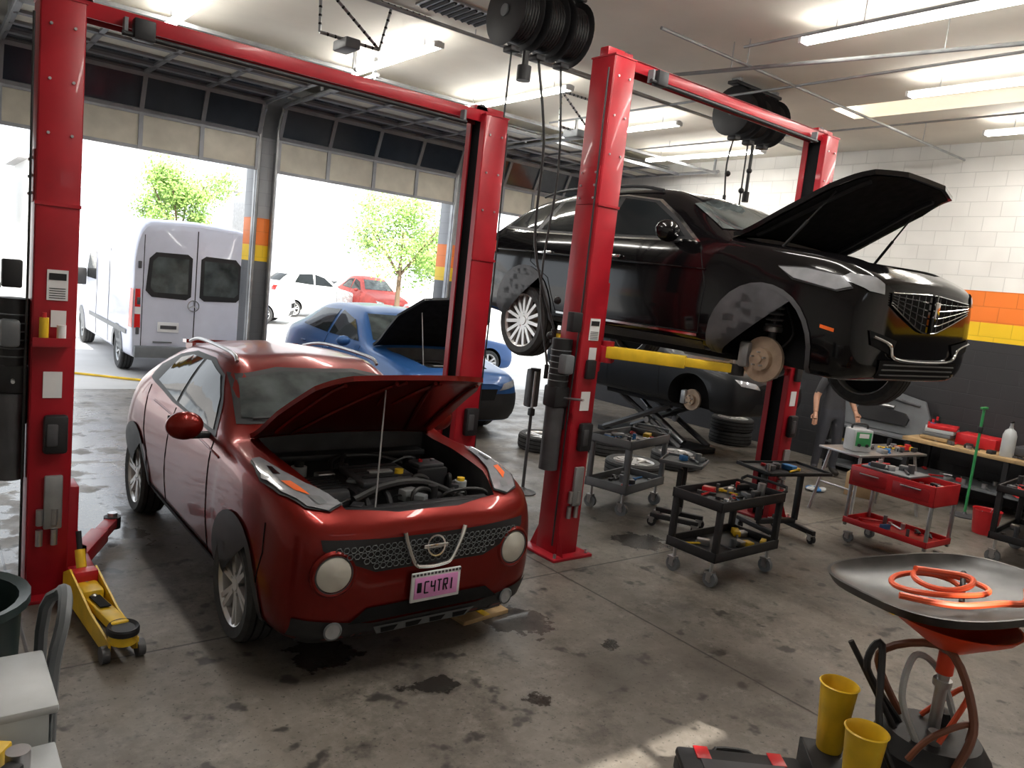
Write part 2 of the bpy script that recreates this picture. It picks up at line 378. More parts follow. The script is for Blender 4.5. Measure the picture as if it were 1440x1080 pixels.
    mb.box(e,(.16,.016,.026),CHR,bev=.004)
    c.patch([(-.78,.40),(-.60,.37),(-.35,.325),(.35,.325),(.60,.37),(.78,.40),(.78,.24),(.45,.225),(-.45,.225),(-.78,.24)],'F',BLK,off=.010,st=.05)
    c.patch([(-.40,.42),(.40,.42),(.50,.34),(-.50,.34)],'F',DRK,off=.012,st=.05)
    c.patch([(-.34,.30),(.34,.30),(.30,.245),(-.30,.245)],'F',GRY,off=.016,st=.05)
    for k in(-.24,-.08,.08,.24): c.patch([(k-.055,.29),(k+.055,.29),(k+.04,.255),(k-.04,.255)],'F',DRK,off=.02,st=.05)
    for sx in(1,-1):
        p,n=c.hit('F',sx*.60,.635,0)
        d=(n+V((0,-1.0,0))).normalized();q=d.to_track_quat('Z','Y').to_matrix().to_4x4()
        M=Matrix.Translation(p-d*.035)@q
        mb.lathe([(.125,0),(.13,.035),(.117,.048),(.105,.045)],JRED,M,36)
        mb.lathe([(.108,.03),(.105,.046),(.10,.046)],GRYP,M,36)
        mb.lathe([(.103,.03),(.095,.045),(.07,.056),(.001,.062)],FOG,M,36)
        p,n=c.hit('F',sx*.58,.315,0)
        M=Matrix.Translation(p)@q
        mb.lathe([(.042,0),(.042,.022),(.035,.02),(.001,.024)],LNS,M,24);mb.lathe([(.042,0),(.052,.022),(.042,.026)],GRY,M,24)
    y=c.hit('F',.0,.5,0)[0].y-.035
    mb.box((.02,y,.50),(.33,.014,.175),WHT,bev=.006);mb.box((.02,y-.006,.495),(.29,.012,.125),PNK,bev=.004)
    for i in range(14): mb.box((-.135+i*.024,y-.009,.575),(.014,.006,.012),GRYP)
    seg={'C':[(0,0,1,0),(0,0,0,2),(0,2,1,2)],'4':[(0,2,0,1),(0,1,1,1),(1,0,1,2)],'T':[(0,2,1,2),(.5,0,.5,2)],'R':[(0,0,0,2),(0,2,1,2),(1,2,1,1),(1,1,0,1),(.4,1,1,0)],'I':[(.5,0,.5,2)]}
    for k,ch in enumerate('C4TRI'):
        x0=-.06+k*.042
        for a,b,cc,d in seg[ch]:
            mb.cyl((x0+a*.025,y-.014,.465+b*.033),(x0+cc*.025,y-.014,.465+d*.033),.0042,DRK,seg=6)
    mb.box((-.095,y-.012,.50),(.03,.006,.06),DRK,bev=.003)
    engine(mb,.58,.21,1.24,.90)
    mb.box((0,.20,.905),(.95,.09,.03),BLK,bev=.01)
    hy,hz=1.28,1.12
    H=Matrix.Translation(V((0,hy,hz+.02)))@Matrix.Rotation(radians(-37),4,'X')@Matrix.Translation(V((0,-hy,-hz)))
    c.patch(hood,'T',JRED,off=.012,st=.05,thick=.03,M=H)
    for sx in(1,-1):
        for a,b in(((.45,.32),(.55,1.15)),((.1,.25),(.42,1.2)),((.15,.27),(.05,.7))):
            p=[H@(c.hit('T',sx*(a[0]+(b[0]-a[0])*i/8),a[1]+(b[1]-a[1])*i/8,-.03)[0]) for i in range(9)]
            mb.tube(p,.012,JRED,seg=6)
    hp=H@(c.hit('T',-.15,.4,-.02)[0])
    mb.cyl((-.30,.24,.90),hp,.005,STL)
    return mb.done((2.36,3.47,0))
red_suv()
# ------------------------------------------------------------ black SUV on the lift
def black_suv():
    T=[(.14,.42,.50,.50,.62,.68,.64,.84,.60,.90,.50,.92),
    (.18,.28,.73,.42,.82,.70,.83,.92,.77,.975,.60,.995),
    (.30,.23,.83,.44,.90,.75,.905,.99,.83,1.04,.65,1.07),
    (.5,.23,.86,.5,.935,.8,.935,1.05,.88,1.10,.72,1.13),
    (.95,.26,.88,.5,.955,.82,.955,1.10,.90,1.15,.76,1.18),
    (1.3,.28,.88,.5,.94,.8,.945,1.12,.91,1.18,.80,1.23),
    (1.45,.28,.88,.5,.94,.8,.945,1.12,.91,1.24,.79,1.30),
    (2.10,.28,.88,.5,.94,.8,.945,1.13,.90,1.55,.68,1.62),
    (2.6,.28,.88,.5,.94,.8,.945,1.14,.90,1.60,.67,1.67),
    (3.3,.28,.88,.5,.94,.82,.95,1.16,.90,1.59,.66,1.67),
    (3.85,.28,.88,.5,.96,.84,.96,1.18,.90,1.54,.64,1.62),
    (4.3,.32,.86,.5,.93,.84,.94,1.18,.87,1.44,.62,1.52),
    (4.66,.36,.80,.5,.87,.84,.89,1.12,.82,1.20,.64,1.25),
    (4.83,.45,.64,.55,.74,.8,.76,.97,.70,1.02,.54,1.04)]
    hood=[(-.62,.32),(-.3,.24),(.3,.24),(.62,.32),(.73,.6),(.77,1.0),(.80,1.40),(-.80,1.40),(-.77,1.0),(-.73,.6)]
    bay=[(-.58,.36),(-.3,.28),(.3,.28),(.58,.36),(.63,.6),(.63,1.0),(.66,1.36),(-.66,1.36),(-.63,1.0),(-.63,.6)]
    c=Car('suv',T,BPAINT,(.95,3.80),.385,.64,bay,.70,az=.40,ar=.425);mb=c.mb
    WZ=.285
    for s in(1,-1):
        wheel(mb,(s*.825,3.80,WZ),.375,.235,s,15,rim=.74,style='s')
    wheel(mb,(.825,.95,WZ),.375,.235,1,15,rim=.74,style='s')
    rotor(mb,(-.80,.95,WZ),-1,.175)
    mb.cyl((-.70,.97,.30),(-.64,.99,.85),.03,GRYP);mb.lathe([(.07,0),(.075,.02),(.07,.04)],STL,TR((-.68,.98,.50)))
    for k in range(5): mb.lathe([(.06,0),(.072,.012),(.06,.024)],GRY,TR((-.67,.985,.54+k*.045)),16)
    mb.box((-.70,.95,.27),(.09,.16,.26),GALV,bev=.03);mb.tube([(-.7,.95,.17),(-.45,1.0,.18),(-.3,1.15,.24)],.03,GRY,n=3)
    mb.tube([(-.7,1.08,.23),(-.3,1.1,.28)],.012,STL);mb.tube([(-.72,.9,.35),(-.68,.8,.5),(-.66,.9,.7)],.008,HOSE,n=4)
    for y in(.95,3.80): c.arch(y,.40,.425,.46,GRYP,off=.010)
    c.both([(1.62,1.15),(1.95,1.37),(2.25,1.53),(2.7,1.585),(3.4,1.575),(3.9,1.515),(4.3,1.41),(4.45,1.25),(4.0,1.20),(2.8,1.165)],CHR,off=.004)
    c.both([(1.70,1.17),(1.98,1.36),(2.27,1.515),(2.7,1.57),(3.4,1.56),(3.9,1.50),(4.28,1.39),(4.40,1.26),(4.0,1.215),(2.8,1.18)],BLK,off=.007)
    c.both([(1.80,1.19),(2.02,1.345),(2.30,1.495),(2.70,1.545),(2.72,1.20)],GLS,off=.011)
    c.both([(2.80,1.20),(2.78,1.55),(3.3,1.54),(3.55,1.52),(3.68,1.225)],GLS,off=.011)
    c.both([(3.76,1.235),(3.64,1.51),(3.9,1.475),(4.24,1.375),(4.31,1.27)],GLS,off=.011)
    c.patch([(-.78,1.27),(0,1.32),(.78,1.27),(.68,1.49),(.35,1.57),(-.35,1.57),(-.68,1.49)],'F',LGL,off=.008)
    c.patch([(-.6,1.25),(.6,1.25),(.52,1.48),(-.52,1.48)],'B',GLS,off=.008)
    c.both([(1.45,.30),(3.3,.30),(3.3,.38),(1.45,.36)],BLK,off=.01);c.both([(1.5,.395),(3.25,.415),(3.25,.435),(1.5,.415)],CHR,off=.014)
    for p in([(1.50,.42),(1.48,.8),(1.60,1.12)],[(2.76,.43),(2.76,1.17)],[(1.50,.42),(2.8,.43),(3.28,.44)],[(3.28,.44),(3.42,.75),(3.72,.9),(3.72,1.2)]): c.seams(p)
    c.seams([(1.5,.93),(2.8,.97),(4.5,1.02)],m=BPAINT,r=.009,off=0)
    for sx in(1,-1):
        mb.ball((sx*1.05,1.85,1.22),.13,BPAINT,(1.0,.6,.7),3);mb.box((sx*.95,1.88,1.16),(.15,.06,.04),BLK,bev=.01)
        for y in(2.55,3.5): mb.box((sx*.957,y,1.00),(.03,.2,.03),CHR,bev=.01)
        mb.tube([(sx*.66,2.3,1.62),(sx*.65,2.7,1.67),(sx*.64,3.6,1.66),(sx*.62,4.0,1.60)],.014,BLK,n=4)
    P=lambda x,z,o=.02:c.hit('F',x,z,o)[0]
    for f in(lambda p:p,mirror):
        sg=1 if f([(1,1)])[0][0]>0 else -1
        c.patch(f([(.70,.85),(.82,.86),(.90,.93),(.86,.97),(.76,.955),(.70,.92)]),'F',LNS,off=.012,st=.03)
        c.patch(f([(.44,.54),(.80,.60),(.76,.50),(.5,.44)]),'F',DRK,off=.01,st=.04)
        # split-wing grille: low at the centre, sweeping up to the lamps
        lo=lambda x:.615+max(0,(x-.08))**1.15*.36
        hi=lambda x:.895-max(0,(x-.10))*.05
        xs=[.035,.12,.22,.32,.42,.52,.61]
        c.patch(f([(x,lo(x)) for x in xs]+[(x,hi(x)) for x in xs[::-1]]),'F',DRK,off=.008,st=.04)
        for k in range(6):
            t=k/5
            mb.tube([P(sg*x,lo(x)+(hi(x)-lo(x))*t,.016) for x in xs],.0055,CHR,n=2,seg=6)
        for x in(.12,.22,.32,.42,.52): mb.tube([P(sg*x,lo(x)+.01,.012),P(sg*x,hi(x)-.01,.012)],.003,GRY,seg=4)
    mb.box(P(0,.76,.03),(.05,.03,.28),BPAINT,bev=.01);mb.box(P(0,.79,.05),(.06,.02,.12),CHR,bev=.005)
    c.patch([(-.62,.40),(.62,.40),(.58,.27),(-.58,.27)],'F',DRK,off=.01,st=.05)
    mb.tube([P(-.76,.56),P(-.55,.51),P(-.45,.42),P(0,.40),P(.45,.42),P(.55,.51),P(.76,.56)],.012,CHR,n=4)
    for z in(.30,.335,.37): mb.tube([P(-.56,z,.015),P(-.2,z,.015),P(.2,z,.015),P(.56,z,.015)],.006,GRY,n=4)
    for sx in('L','R'):
        HL=[(.38,.85),(.70,.91),(.84,.985),(.62,.985),(.36,.945),(.29,.88)]
        c.patch([(a+(.012 if a>.6 else -.012),b+(.01 if b>.93 else -.012)) for a,b in HL],sx,BLK,off=.009,st=.04)
        c.patch(HL,sx,LNS,off=.014,st=.04)
        c.patch([(.34,.56),(.44,.58),(.44,.605),(.34,.585)],sx,ORG,off=.012,st=.04)
        c.patch([(4.35,.98),(4.66,.96),(4.72,1.06),(4.4,1.10)],sx,TLR,off=.012,st=.05)
    c.patch([(-.7,.98),(.7,.98),(.7,1.06),(-.7,1.06)],'B',TLR,off=.01)
    engine(mb,.62,.33,1.34,1.0)
    hy,hz=1.38,1.24
    H=Matrix.Translation(V((0,hy,hz+.03)))@Matrix.Rotation(radians(-34),4,'X')@Matrix.Translation(V((0,-hy,-hz)))
    c.patch(hood,'T',BPAINT,off=.012,st=.05,thick=.035,M=H,under=mat('hood_liner',(.012,.012,.013),.9,noise=.4,ns=14,spec=.1))
    for sx in(1,-1):
        p=[H@(c.hit('T',sx*(.5+.12*i/8),.41+.9*i/8,-.035)[0]) for i in range(9)];mb.tube(p,.02,BLK,seg=6)
        hp=H@(c.hit('T',sx*.62,.62,-.03)[0]);q=V((sx*.7,1.0,1.14));mb.cyl(q,hp,.007,BLK);mb.cyl(q,q.lerp(hp,.5),.012,BLK)
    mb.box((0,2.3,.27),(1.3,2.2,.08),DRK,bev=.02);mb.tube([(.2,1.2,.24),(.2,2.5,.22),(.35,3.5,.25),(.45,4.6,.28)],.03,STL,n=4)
    mb.cyl((.2,2.0,.22),(.2,2.5,.22),.08,STL)
    return mb.done((5.95,2.50,1.60))
black_suv()
# ------------------------------------------------------------ generic hatchback
def hatch(name,paint,loc,rz,hood_open=False,H=1.45,missing=False,sc=1):
    k=H/1.45
    T=[(0,.42,.4,.5,.5,.58,.52,.66,.46,.70,.36,.71),(.08,.26,.64,.4,.74,.55,.74,.70,.66,.75,.5,.76),(.25,.2,.76,.4,.83,.6,.83,.78,.76,.82,.6,.84),
    (.85,.22,.8,.42,.87,.66,.87,.88,.81,.91,.64,.93),(1.25,.22,.8,.42,.86,.68,.87,.92,.82,.97,.7,1.0),(1.9,.22,.8,.42,.86,.7,.87,.95,.8,1.32,.58,1.38),
    (2.4,.22,.8,.42,.86,.7,.87,.97,.8,1.38,.57,1.45),(3.1,.22,.8,.42,.87,.72,.88,.99,.8,1.35,.55,1.42),(3.6,.25,.78,.45,.87,.74,.87,1.0,.78,1.2,.53,1.28),
    (4.0,.3,.7,.45,.8,.74,.8,.96,.72,1.0,.54,1.04),(4.2,.4,.5,.5,.64,.7,.64,.85,.58,.9,.4,.92)]
    T=[tuple(v*(k if i in(1,3,5,7,9,11) else 1) for i,v in enumerate(r)) for r in T]
    hood=[(-.5,.25),(0,.18),(.5,.25),(.70,.6),(.72,1.28),(-.72,1.28),(-.70,.6)];bay=[(-.44,.32),(0,.28),(.44,.32),(.56,1.2),(-.56,1.2)]
    c=Car(name,T,paint,(.85,3.4),.32,.6,bay if hood_open else None,.55);mb=c.mb
    for y in(.85,3.4):
        for s in(1,-1):
            if missing and y<1: rotor(mb,(s*.76,y,.32),s,.15)
            else: wheel(mb,(s*.76,y,.32),.32,.2,s,8)
    z=lambda p:[(a,b*k) for a,b in p]
    c.both(z([(1.55,1.0),(1.95,1.25),(2.4,1.34),(2.45,1.01)]),GLS,off=.008);c.both(z([(2.52,1.01),(2.5,1.34),(3.1,1.31),(3.4,1.05)]),GLS,off=.008)
    c.patch(z([(-.66,1.04),(.66,1.04),(.52,1.34),(-.52,1.34)]),'F',LGL,off=.008);c.patch(z([(-.5,1.06),(.5,1.06),(.42,1.28),(-.42,1.28)]),'B',GLS,off=.008)
    for sx in(1,-1):
        mb.ball((sx*.95,1.65,.99*k),.1,paint,(1,.6,.7));
        for y in(2.3,3.1): mb.box((sx*.885,y,.83*k),(.02,.16,.025),paint,bev=.008)
    for p in(z([(1.4,.3),(1.45,.95)]),z([(2.48,.3),(2.48,1.0)]),z([(1.4,.3),(3.0,.3)])): c.seams(p)
    for f in(lambda p:p,mirror):
        c.patch(f(z([(.42,.62),(.72,.66),(.76,.74),(.5,.7)])),'F',LNS,off=.01,st=.04);c.patch(f(z([(.42,.78),(.66,.78),(.68,.92),(.46,.92)])),'B',TLR,off=.01)
    c.patch(z([(-.36,.5),(.36,.5),(.4,.64),(-.4,.64)]),'F',DRK,off=.008);c.patch(z([(-.5,.28),(.5,.28),(.45,.42),(-.45,.42)]),'F',BLK,off=.008)
    if hood_open:
        c.patch(z([(-.76,.24),(.76,.24),(.78,.58),(-.78,.58)]),'F',BLK,off=.006)  # black over lower nose and front corners: shade on the front, painted in
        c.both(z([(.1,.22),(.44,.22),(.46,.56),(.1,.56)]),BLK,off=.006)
        engine(mb,.52,.34,1.18,.72*k)
        hy,hz=1.26,.99*k
        Hm=Matrix.Translation(V((0,hy,hz+.03)))@Matrix.Rotation(radians(-48),4,'X')@Matrix.Translation(V((0,-hy,-hz)))
        c.patch(hood,'T',MB_,off=.012,st=.06,thick=.03,M=Hm,under=mat('hood_liner',(.012,.012,.013),.9,noise=.4,ns=14,spec=.1))
        mb.cyl((-.4,.5,.8*k),Hm@c.hit('T',-.4,.5,0)[0],.006,STL)
    o=mb.done(loc,rz);o.scale=(sc,)*3;return o
MB_=mat('black_paint_matte',(.010,.011,.013),.4,0,.1,spec=.2)
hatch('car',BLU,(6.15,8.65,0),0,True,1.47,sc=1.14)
hatch('car',BLU,(11.6,15.4,0),radians(90),False,1.4)
hatch('car',MB_,(9.5,6.05,.58),0,False,1.4,True)
hatch('car',WHT,(10.5,26,0),radians(60),False,1.7)
hatch('car',mat('silver_paint',(.5,.5,.52),.4,.3,.3),(2,27,0),radians(80),False,1.5)
hatch('car',WHT,(15.2,31,0),radians(100),False,1.9)
hatch('car',WHT,(18.5,33,0),radians(95),False,1.7)
hatch('car',mat('red_paint_far',(.42,.05,.04),.5),(15.6,28,0),radians(0),False,1.9)
# ------------------------------------------------------------ van
def van():
    def r(s,zb,w,z1,zt,wt):
        return (s,zb,w*.95,zb+.25,w,zb+.25+(z1-zb-.25)*.6,w,z1,w-.01,zt-.10,wt,zt)
    T=[(0,.45,.5,.6,.62,.75,.64,.9,.58,.95,.45,.97),(.1,.3,.8,.5,.88,.8,.9,1.05,.82,1.1,.6,1.12),(.5,.28,.92,.6,.96,.9,.97,1.2,.92,1.3,.8,1.33),
       (1.0,.3,.96,.6,.99,.95,.99,1.4,.94,1.7,.86,1.75),r(1.6,.3,.99,2.0,2.45,.82),r(2.1,.3,.99,2.1,2.68,.80),r(3,.3,.99,2.1,2.72,.82),r(4.8,.3,.99,2.1,2.72,.84),r(5.7,.32,.99,2.1,2.70,.84),r(5.85,.35,.97,2.08,2.62,.82)]
    c=Car('cargo_van',T,VWH,(1.05,4.75),.345,.66);mb=c.mb
    for y in(1.05,4.75):
        for s in(1,-1): wheel(mb,(s*.87,y,.345),.345,.22,s,6,rim=.6,face=GALV)
        c.arch(y,.35,.40,.46,GRY)
    for sx in(1,-1):
        f=(lambda p:p) if sx>0 else mirror
        c.patch(f([(.07,1.42),(.15,1.36),(.70,1.38),(.80,1.48),(.76,2.02),(.66,2.13),(.15,2.14),(.07,2.08)]),'B',BLK,off=.006,st=.2)
        c.patch(f([(.13,1.46),(.66,1.46),(.73,1.53),(.70,1.98),(.62,2.06),(.13,2.06)]),'B',LGL,off=.011,st=.2)
        c.patch(f([(.86,.85),(.955,.85),(.955,1.5),(.88,1.5)]),'B',TLR,off=.012,st=.1);c.patch([(5.66,.85),(5.84,.85),(5.84,1.5),(5.72,1.5)],'R' if sx>0 else 'L',TLR,off=.012,st=.1)
        c.patch(f([(.86,1.08),(.955,1.08),(.955,1.2),(.86,1.2)]),'B',WHT,off=.016,st=.1)
        mb.box((sx*.5,5.86,.62),(.3,.03,.02),GRY)
        for z in(.8,1.3,1.9): mb.box((sx*.90,5.86,z),(.05,.04,.12),GRYP,bev=.008)
    c.seam([(0,.55),(0,2.55)],'B',r=.008);c.seam([(-.84,.55),(-.84,2.4)],'B',r=.006);c.seam([(.84,.55),(.84,2.4)],'B',r=.006)
    mb.box((0,5.88,.45),(1.9,.12,.2),GRY,bev=.03);mb.box((.42,5.87,.88),(.34,.02,.17),WHT,bev=.004);mb.box((.42,5.885,.88),(.26,.01,.06),GRYP)
    mb.lathe([(.085,0),(.1,0),(.1,.015),(.085,.015)],CHR,TR((.03,5.87,1.27),(-pi/2,0,0)),28,True)
    for k in range(3): a=pi/2+k*2*pi/3;mb.cyl((.03,5.88,1.27),(.03+.09*cos(a),5.88,1.27+.09*sin(a)),.008,CHR,seg=6)
    mb.box((0,5.8,2.6),(.35,.06,.05),TLR,bev=.01)
    c.both([(1.5,1.45),(1.9,1.95),(2.6,2.0),(2.6,1.45)],GLS,off=.008,st=.2)
    c.both([(2.0,.7),(5.5,.7),(5.5,.78),(2.0,.78)],GRY,off=.012,st=.3)
    c.seams([(2.7,.4),(2.7,2.1)],r=.006);c.seams([(3.9,.4),(3.9,2.1)],r=.006)
    mb.box((1.12,1.6,1.45),(.22,.1,.35),BLK,bev=.03);mb.box((-1.12,1.6,1.45),(.22,.1,.35),BLK,bev=.03)
    return mb.done((3.87,19.8,0),pi)
van()
# ------------------------------------------------------------ two post lifts
def lift(x1,x2,y,h,arms_z,armdef,armmat,tx=1):
    mb=MB('two_post_car_lift')
    for k,x in enumerate((x1,x2)):
        sg=1 if k==0 else -1
        wy=.26;wx=.22;t=.012
        mb.box((x-sg*(wx/2),y,h/2),(t,wy,h),RED,bev=.004)
        for s in(1,-1):
            mb.box((x,y+s*wy/2,h/2),(wx,t,h),RED,bev=.004)
            mb.box((x+sg*wx/2,y+s*(wy/2-.03),h/2),(t,.06,h),RED)
        mb.box((x,y,h/2),(wx*.7,wy*.8,h-.02),DRK)
        mb.box((x,y,h+.006),(wx+.02,wy+.02,.012),RED)
        mb.box((x,y,.012),(.44,.46,.024),RED,bev=.004)
        for a in(-.18,.18):
            for b in(-.19,.19): mb.cyl((x+a,y+b,.02),(x+a,y+b,.06),.014,STL,seg=6)
        for s in(1,-1): mb.raw([(x-sg*.11,y+s*.13,.024),(x-sg*.11,y+s*.22,.024),(x-sg*.11,y+s*.13,.22)],[(0,1,2)],RED)
        mb.box((x-sg*.118,y,h-1.0),(.012,.23,.3),RED,bev=.003);mb.box((x,y-wy/2-.01,h-1.15),(wx+.02,.012,.02),RED)
        for a in(-.08,.08):
            for b in(-.1,0,.1): mb.cyl((x-sg*.12,y+a,h-1.0+b),(x-sg*.134,y+a,h-1.0+b),.01,STL,seg=6)
        for b in(.15,.45,.75): 
            for a in(-.06,.06): mb.cyl((x+a,y-wy/2-.004,h-b),(x+a,y-wy/2-.016,h-b),.009,STL,seg=6)
        cz=arms_z
        mb.box((x+sg*.13,y,cz+.2),(.08,.2,.75),RED,bev=.01);mb.box((x+sg*.19,y,cz-.02),(.16,.32,.14),RED,bev=.015)
        for (dx,dy) in armdef:
            p=V((x+sg*.2,y+(.12 if dy>0 else -.12),cz));q=V((x+sg*dx,y+dy,cz))
            m=p.lerp(q,.62);L=(m-p).length;a=math.atan2(q.y-p.y,q.x-p.x)
            mb.box(p.lerp(q,.31),(L,.12,.10),armmat,(0,0,a),.008);mb.box(p.lerp(q,.72),((q-p).length*.5,.09,.07),armmat,(0,0,a),.006)
            mb.cyl(p-V((0,0,.09)),p+V((0,0,.09)),.06,RED);mb.cyl(q-V((0,0,.05)),q+V((0,0,.04)),.06,BLK);mb.cyl(q+V((0,0,.03)),q+V((0,0,.07)),.035,STL)
        f=y-wy/2-.01
        if k==0 or tx==0:
            mb.box((x+.01,f,1.95),(.11,.005,.18),WHT);mb.box((x+.01,f-.003,2.0),(.09,.004,.04),BLK);mb.box((x+.02,f,1.75),(.08,.005,.10),WHT)
            for j in range(5): mb.box((x+.01,f-.003,1.93-j*.014),(.085,.003,.005),GRYP)
            mb.box((x-.0,f,1.35),(.10,.005,.16),WHT)
            if tx: mb.box((x-.02,f-.05,1.60),(.2,.1,.02),RED);mb.box((x-.02,f-.1,1.62),(.2,.006,.05),RED);mb.cyl((x-.06,f-.06,1.61),(x-.06,f-.06,1.76),.025,YEL);mb.cyl((x-.06,f-.06,1.76),(x-.06,f-.06,1.79),.012,PRED);mb.cyl((x+.03,f-.06,1.61),(x+.03,f-.06,1.72),.025,WHT)
            else: mb.box((x-.0,f-.02,1.62),(.10,.04,.16),BLK,bev=.012)
        mb.box((x-sg*.14,y,1.2),(.05,.12,.22),BLK,bev=.015)
        mb.box((x+.02,f-.03,1.05),(.13,.06,.24),BLK,bev=.02);mb.box((x+.0,f-.045,1.05),(.06,.05,.14),GRYP,bev=.01);mb.box((x+.02,f-.015,.62),(.10,.03,.34),GALV,bev=.01)
        mb.tube([(x-sg*.14,y-.1,.1),(x-sg*.14,y-.1,1.1),(x-sg*.14,y-.12,2.2),(x-sg*.14,y-.1,h-.1)],.007,HOSE,n=3)
        for b in(.35,.48): mb.cyl((x-.05,f-.02,b),(x-.05,f-.02,b+.1),.02,STL);mb.cyl((x+.03,f-.02,b),(x+.03,f-.02,b+.1),.02,STL)
        mb.box((x+sg*.02,y,h+.04),(.28,.10,.08),RED,bev=.01);mb.cyl((x+sg*.1,y-.05,h+.03),(x+sg*.1,y+.05,h+.03),.06,BLK)
    x=x1-.20
    mb.cyl((x,y,1.45),(x,y,1.85),.085,BLK);mb.box((x,y,1.37),(.16,.16,.18),BLK,bev=.02);mb.cyl((x,y,.75),(x,y,1.28),.08,GRYP)
    for j in range(6): mb.lathe([(.085,0),(.09,.005),(.085,.01)],GRY,TR((x,y,1.5+j*.05)))
    mb.box((x-.02,y-.1,1.65),(.1,.1,.16),GRY,bev=.02);mb.tube([(x,y-.1,1.37),(x-.02,y-.35,1.4)],.01,STL);mb.box((x-.02,y-.14,2.0),(.10,.08,.16),BLK,bev=.01)
    L=x2-x1
    mb.box(((x1+x2)/2,y,h+.03),(L,.16,.012),RED)
    for s in(1,-1): mb.box(((x1+x2)/2,y+s*.075,h-.01),(L,.01,.09),RED,bev=.002)
    mb.cyl((x1+.3,y-.14,h-.1),(x2-.3,y-.14,h-.1),.016,BLK)
    for xx in(x1+.32,x2-.32): mb.box((xx,y-.12,h-.06),(.02,.06,.1),GRY)
    mb.box((x1+.42,y-.13,h-.06),(.12,.08,.12),BLK,bev=.01)
    mb.tube([(x1,y+.04,h+.05),((x1+x2)/2,y+.04,h-.02),(x2,y+.04,h+.05)],.008,STL,n=6)
    return mb.done()
lift(.67,3.74,5.42,3.57,.12,[(.24,1.0),(.55,.85)],mat('arm_red',(.4,.012,.02),.4))
lift(4.42,7.50,4.72,4.10,1.77,[(.78,1.15),(.80,-1.0)],YEL,0)
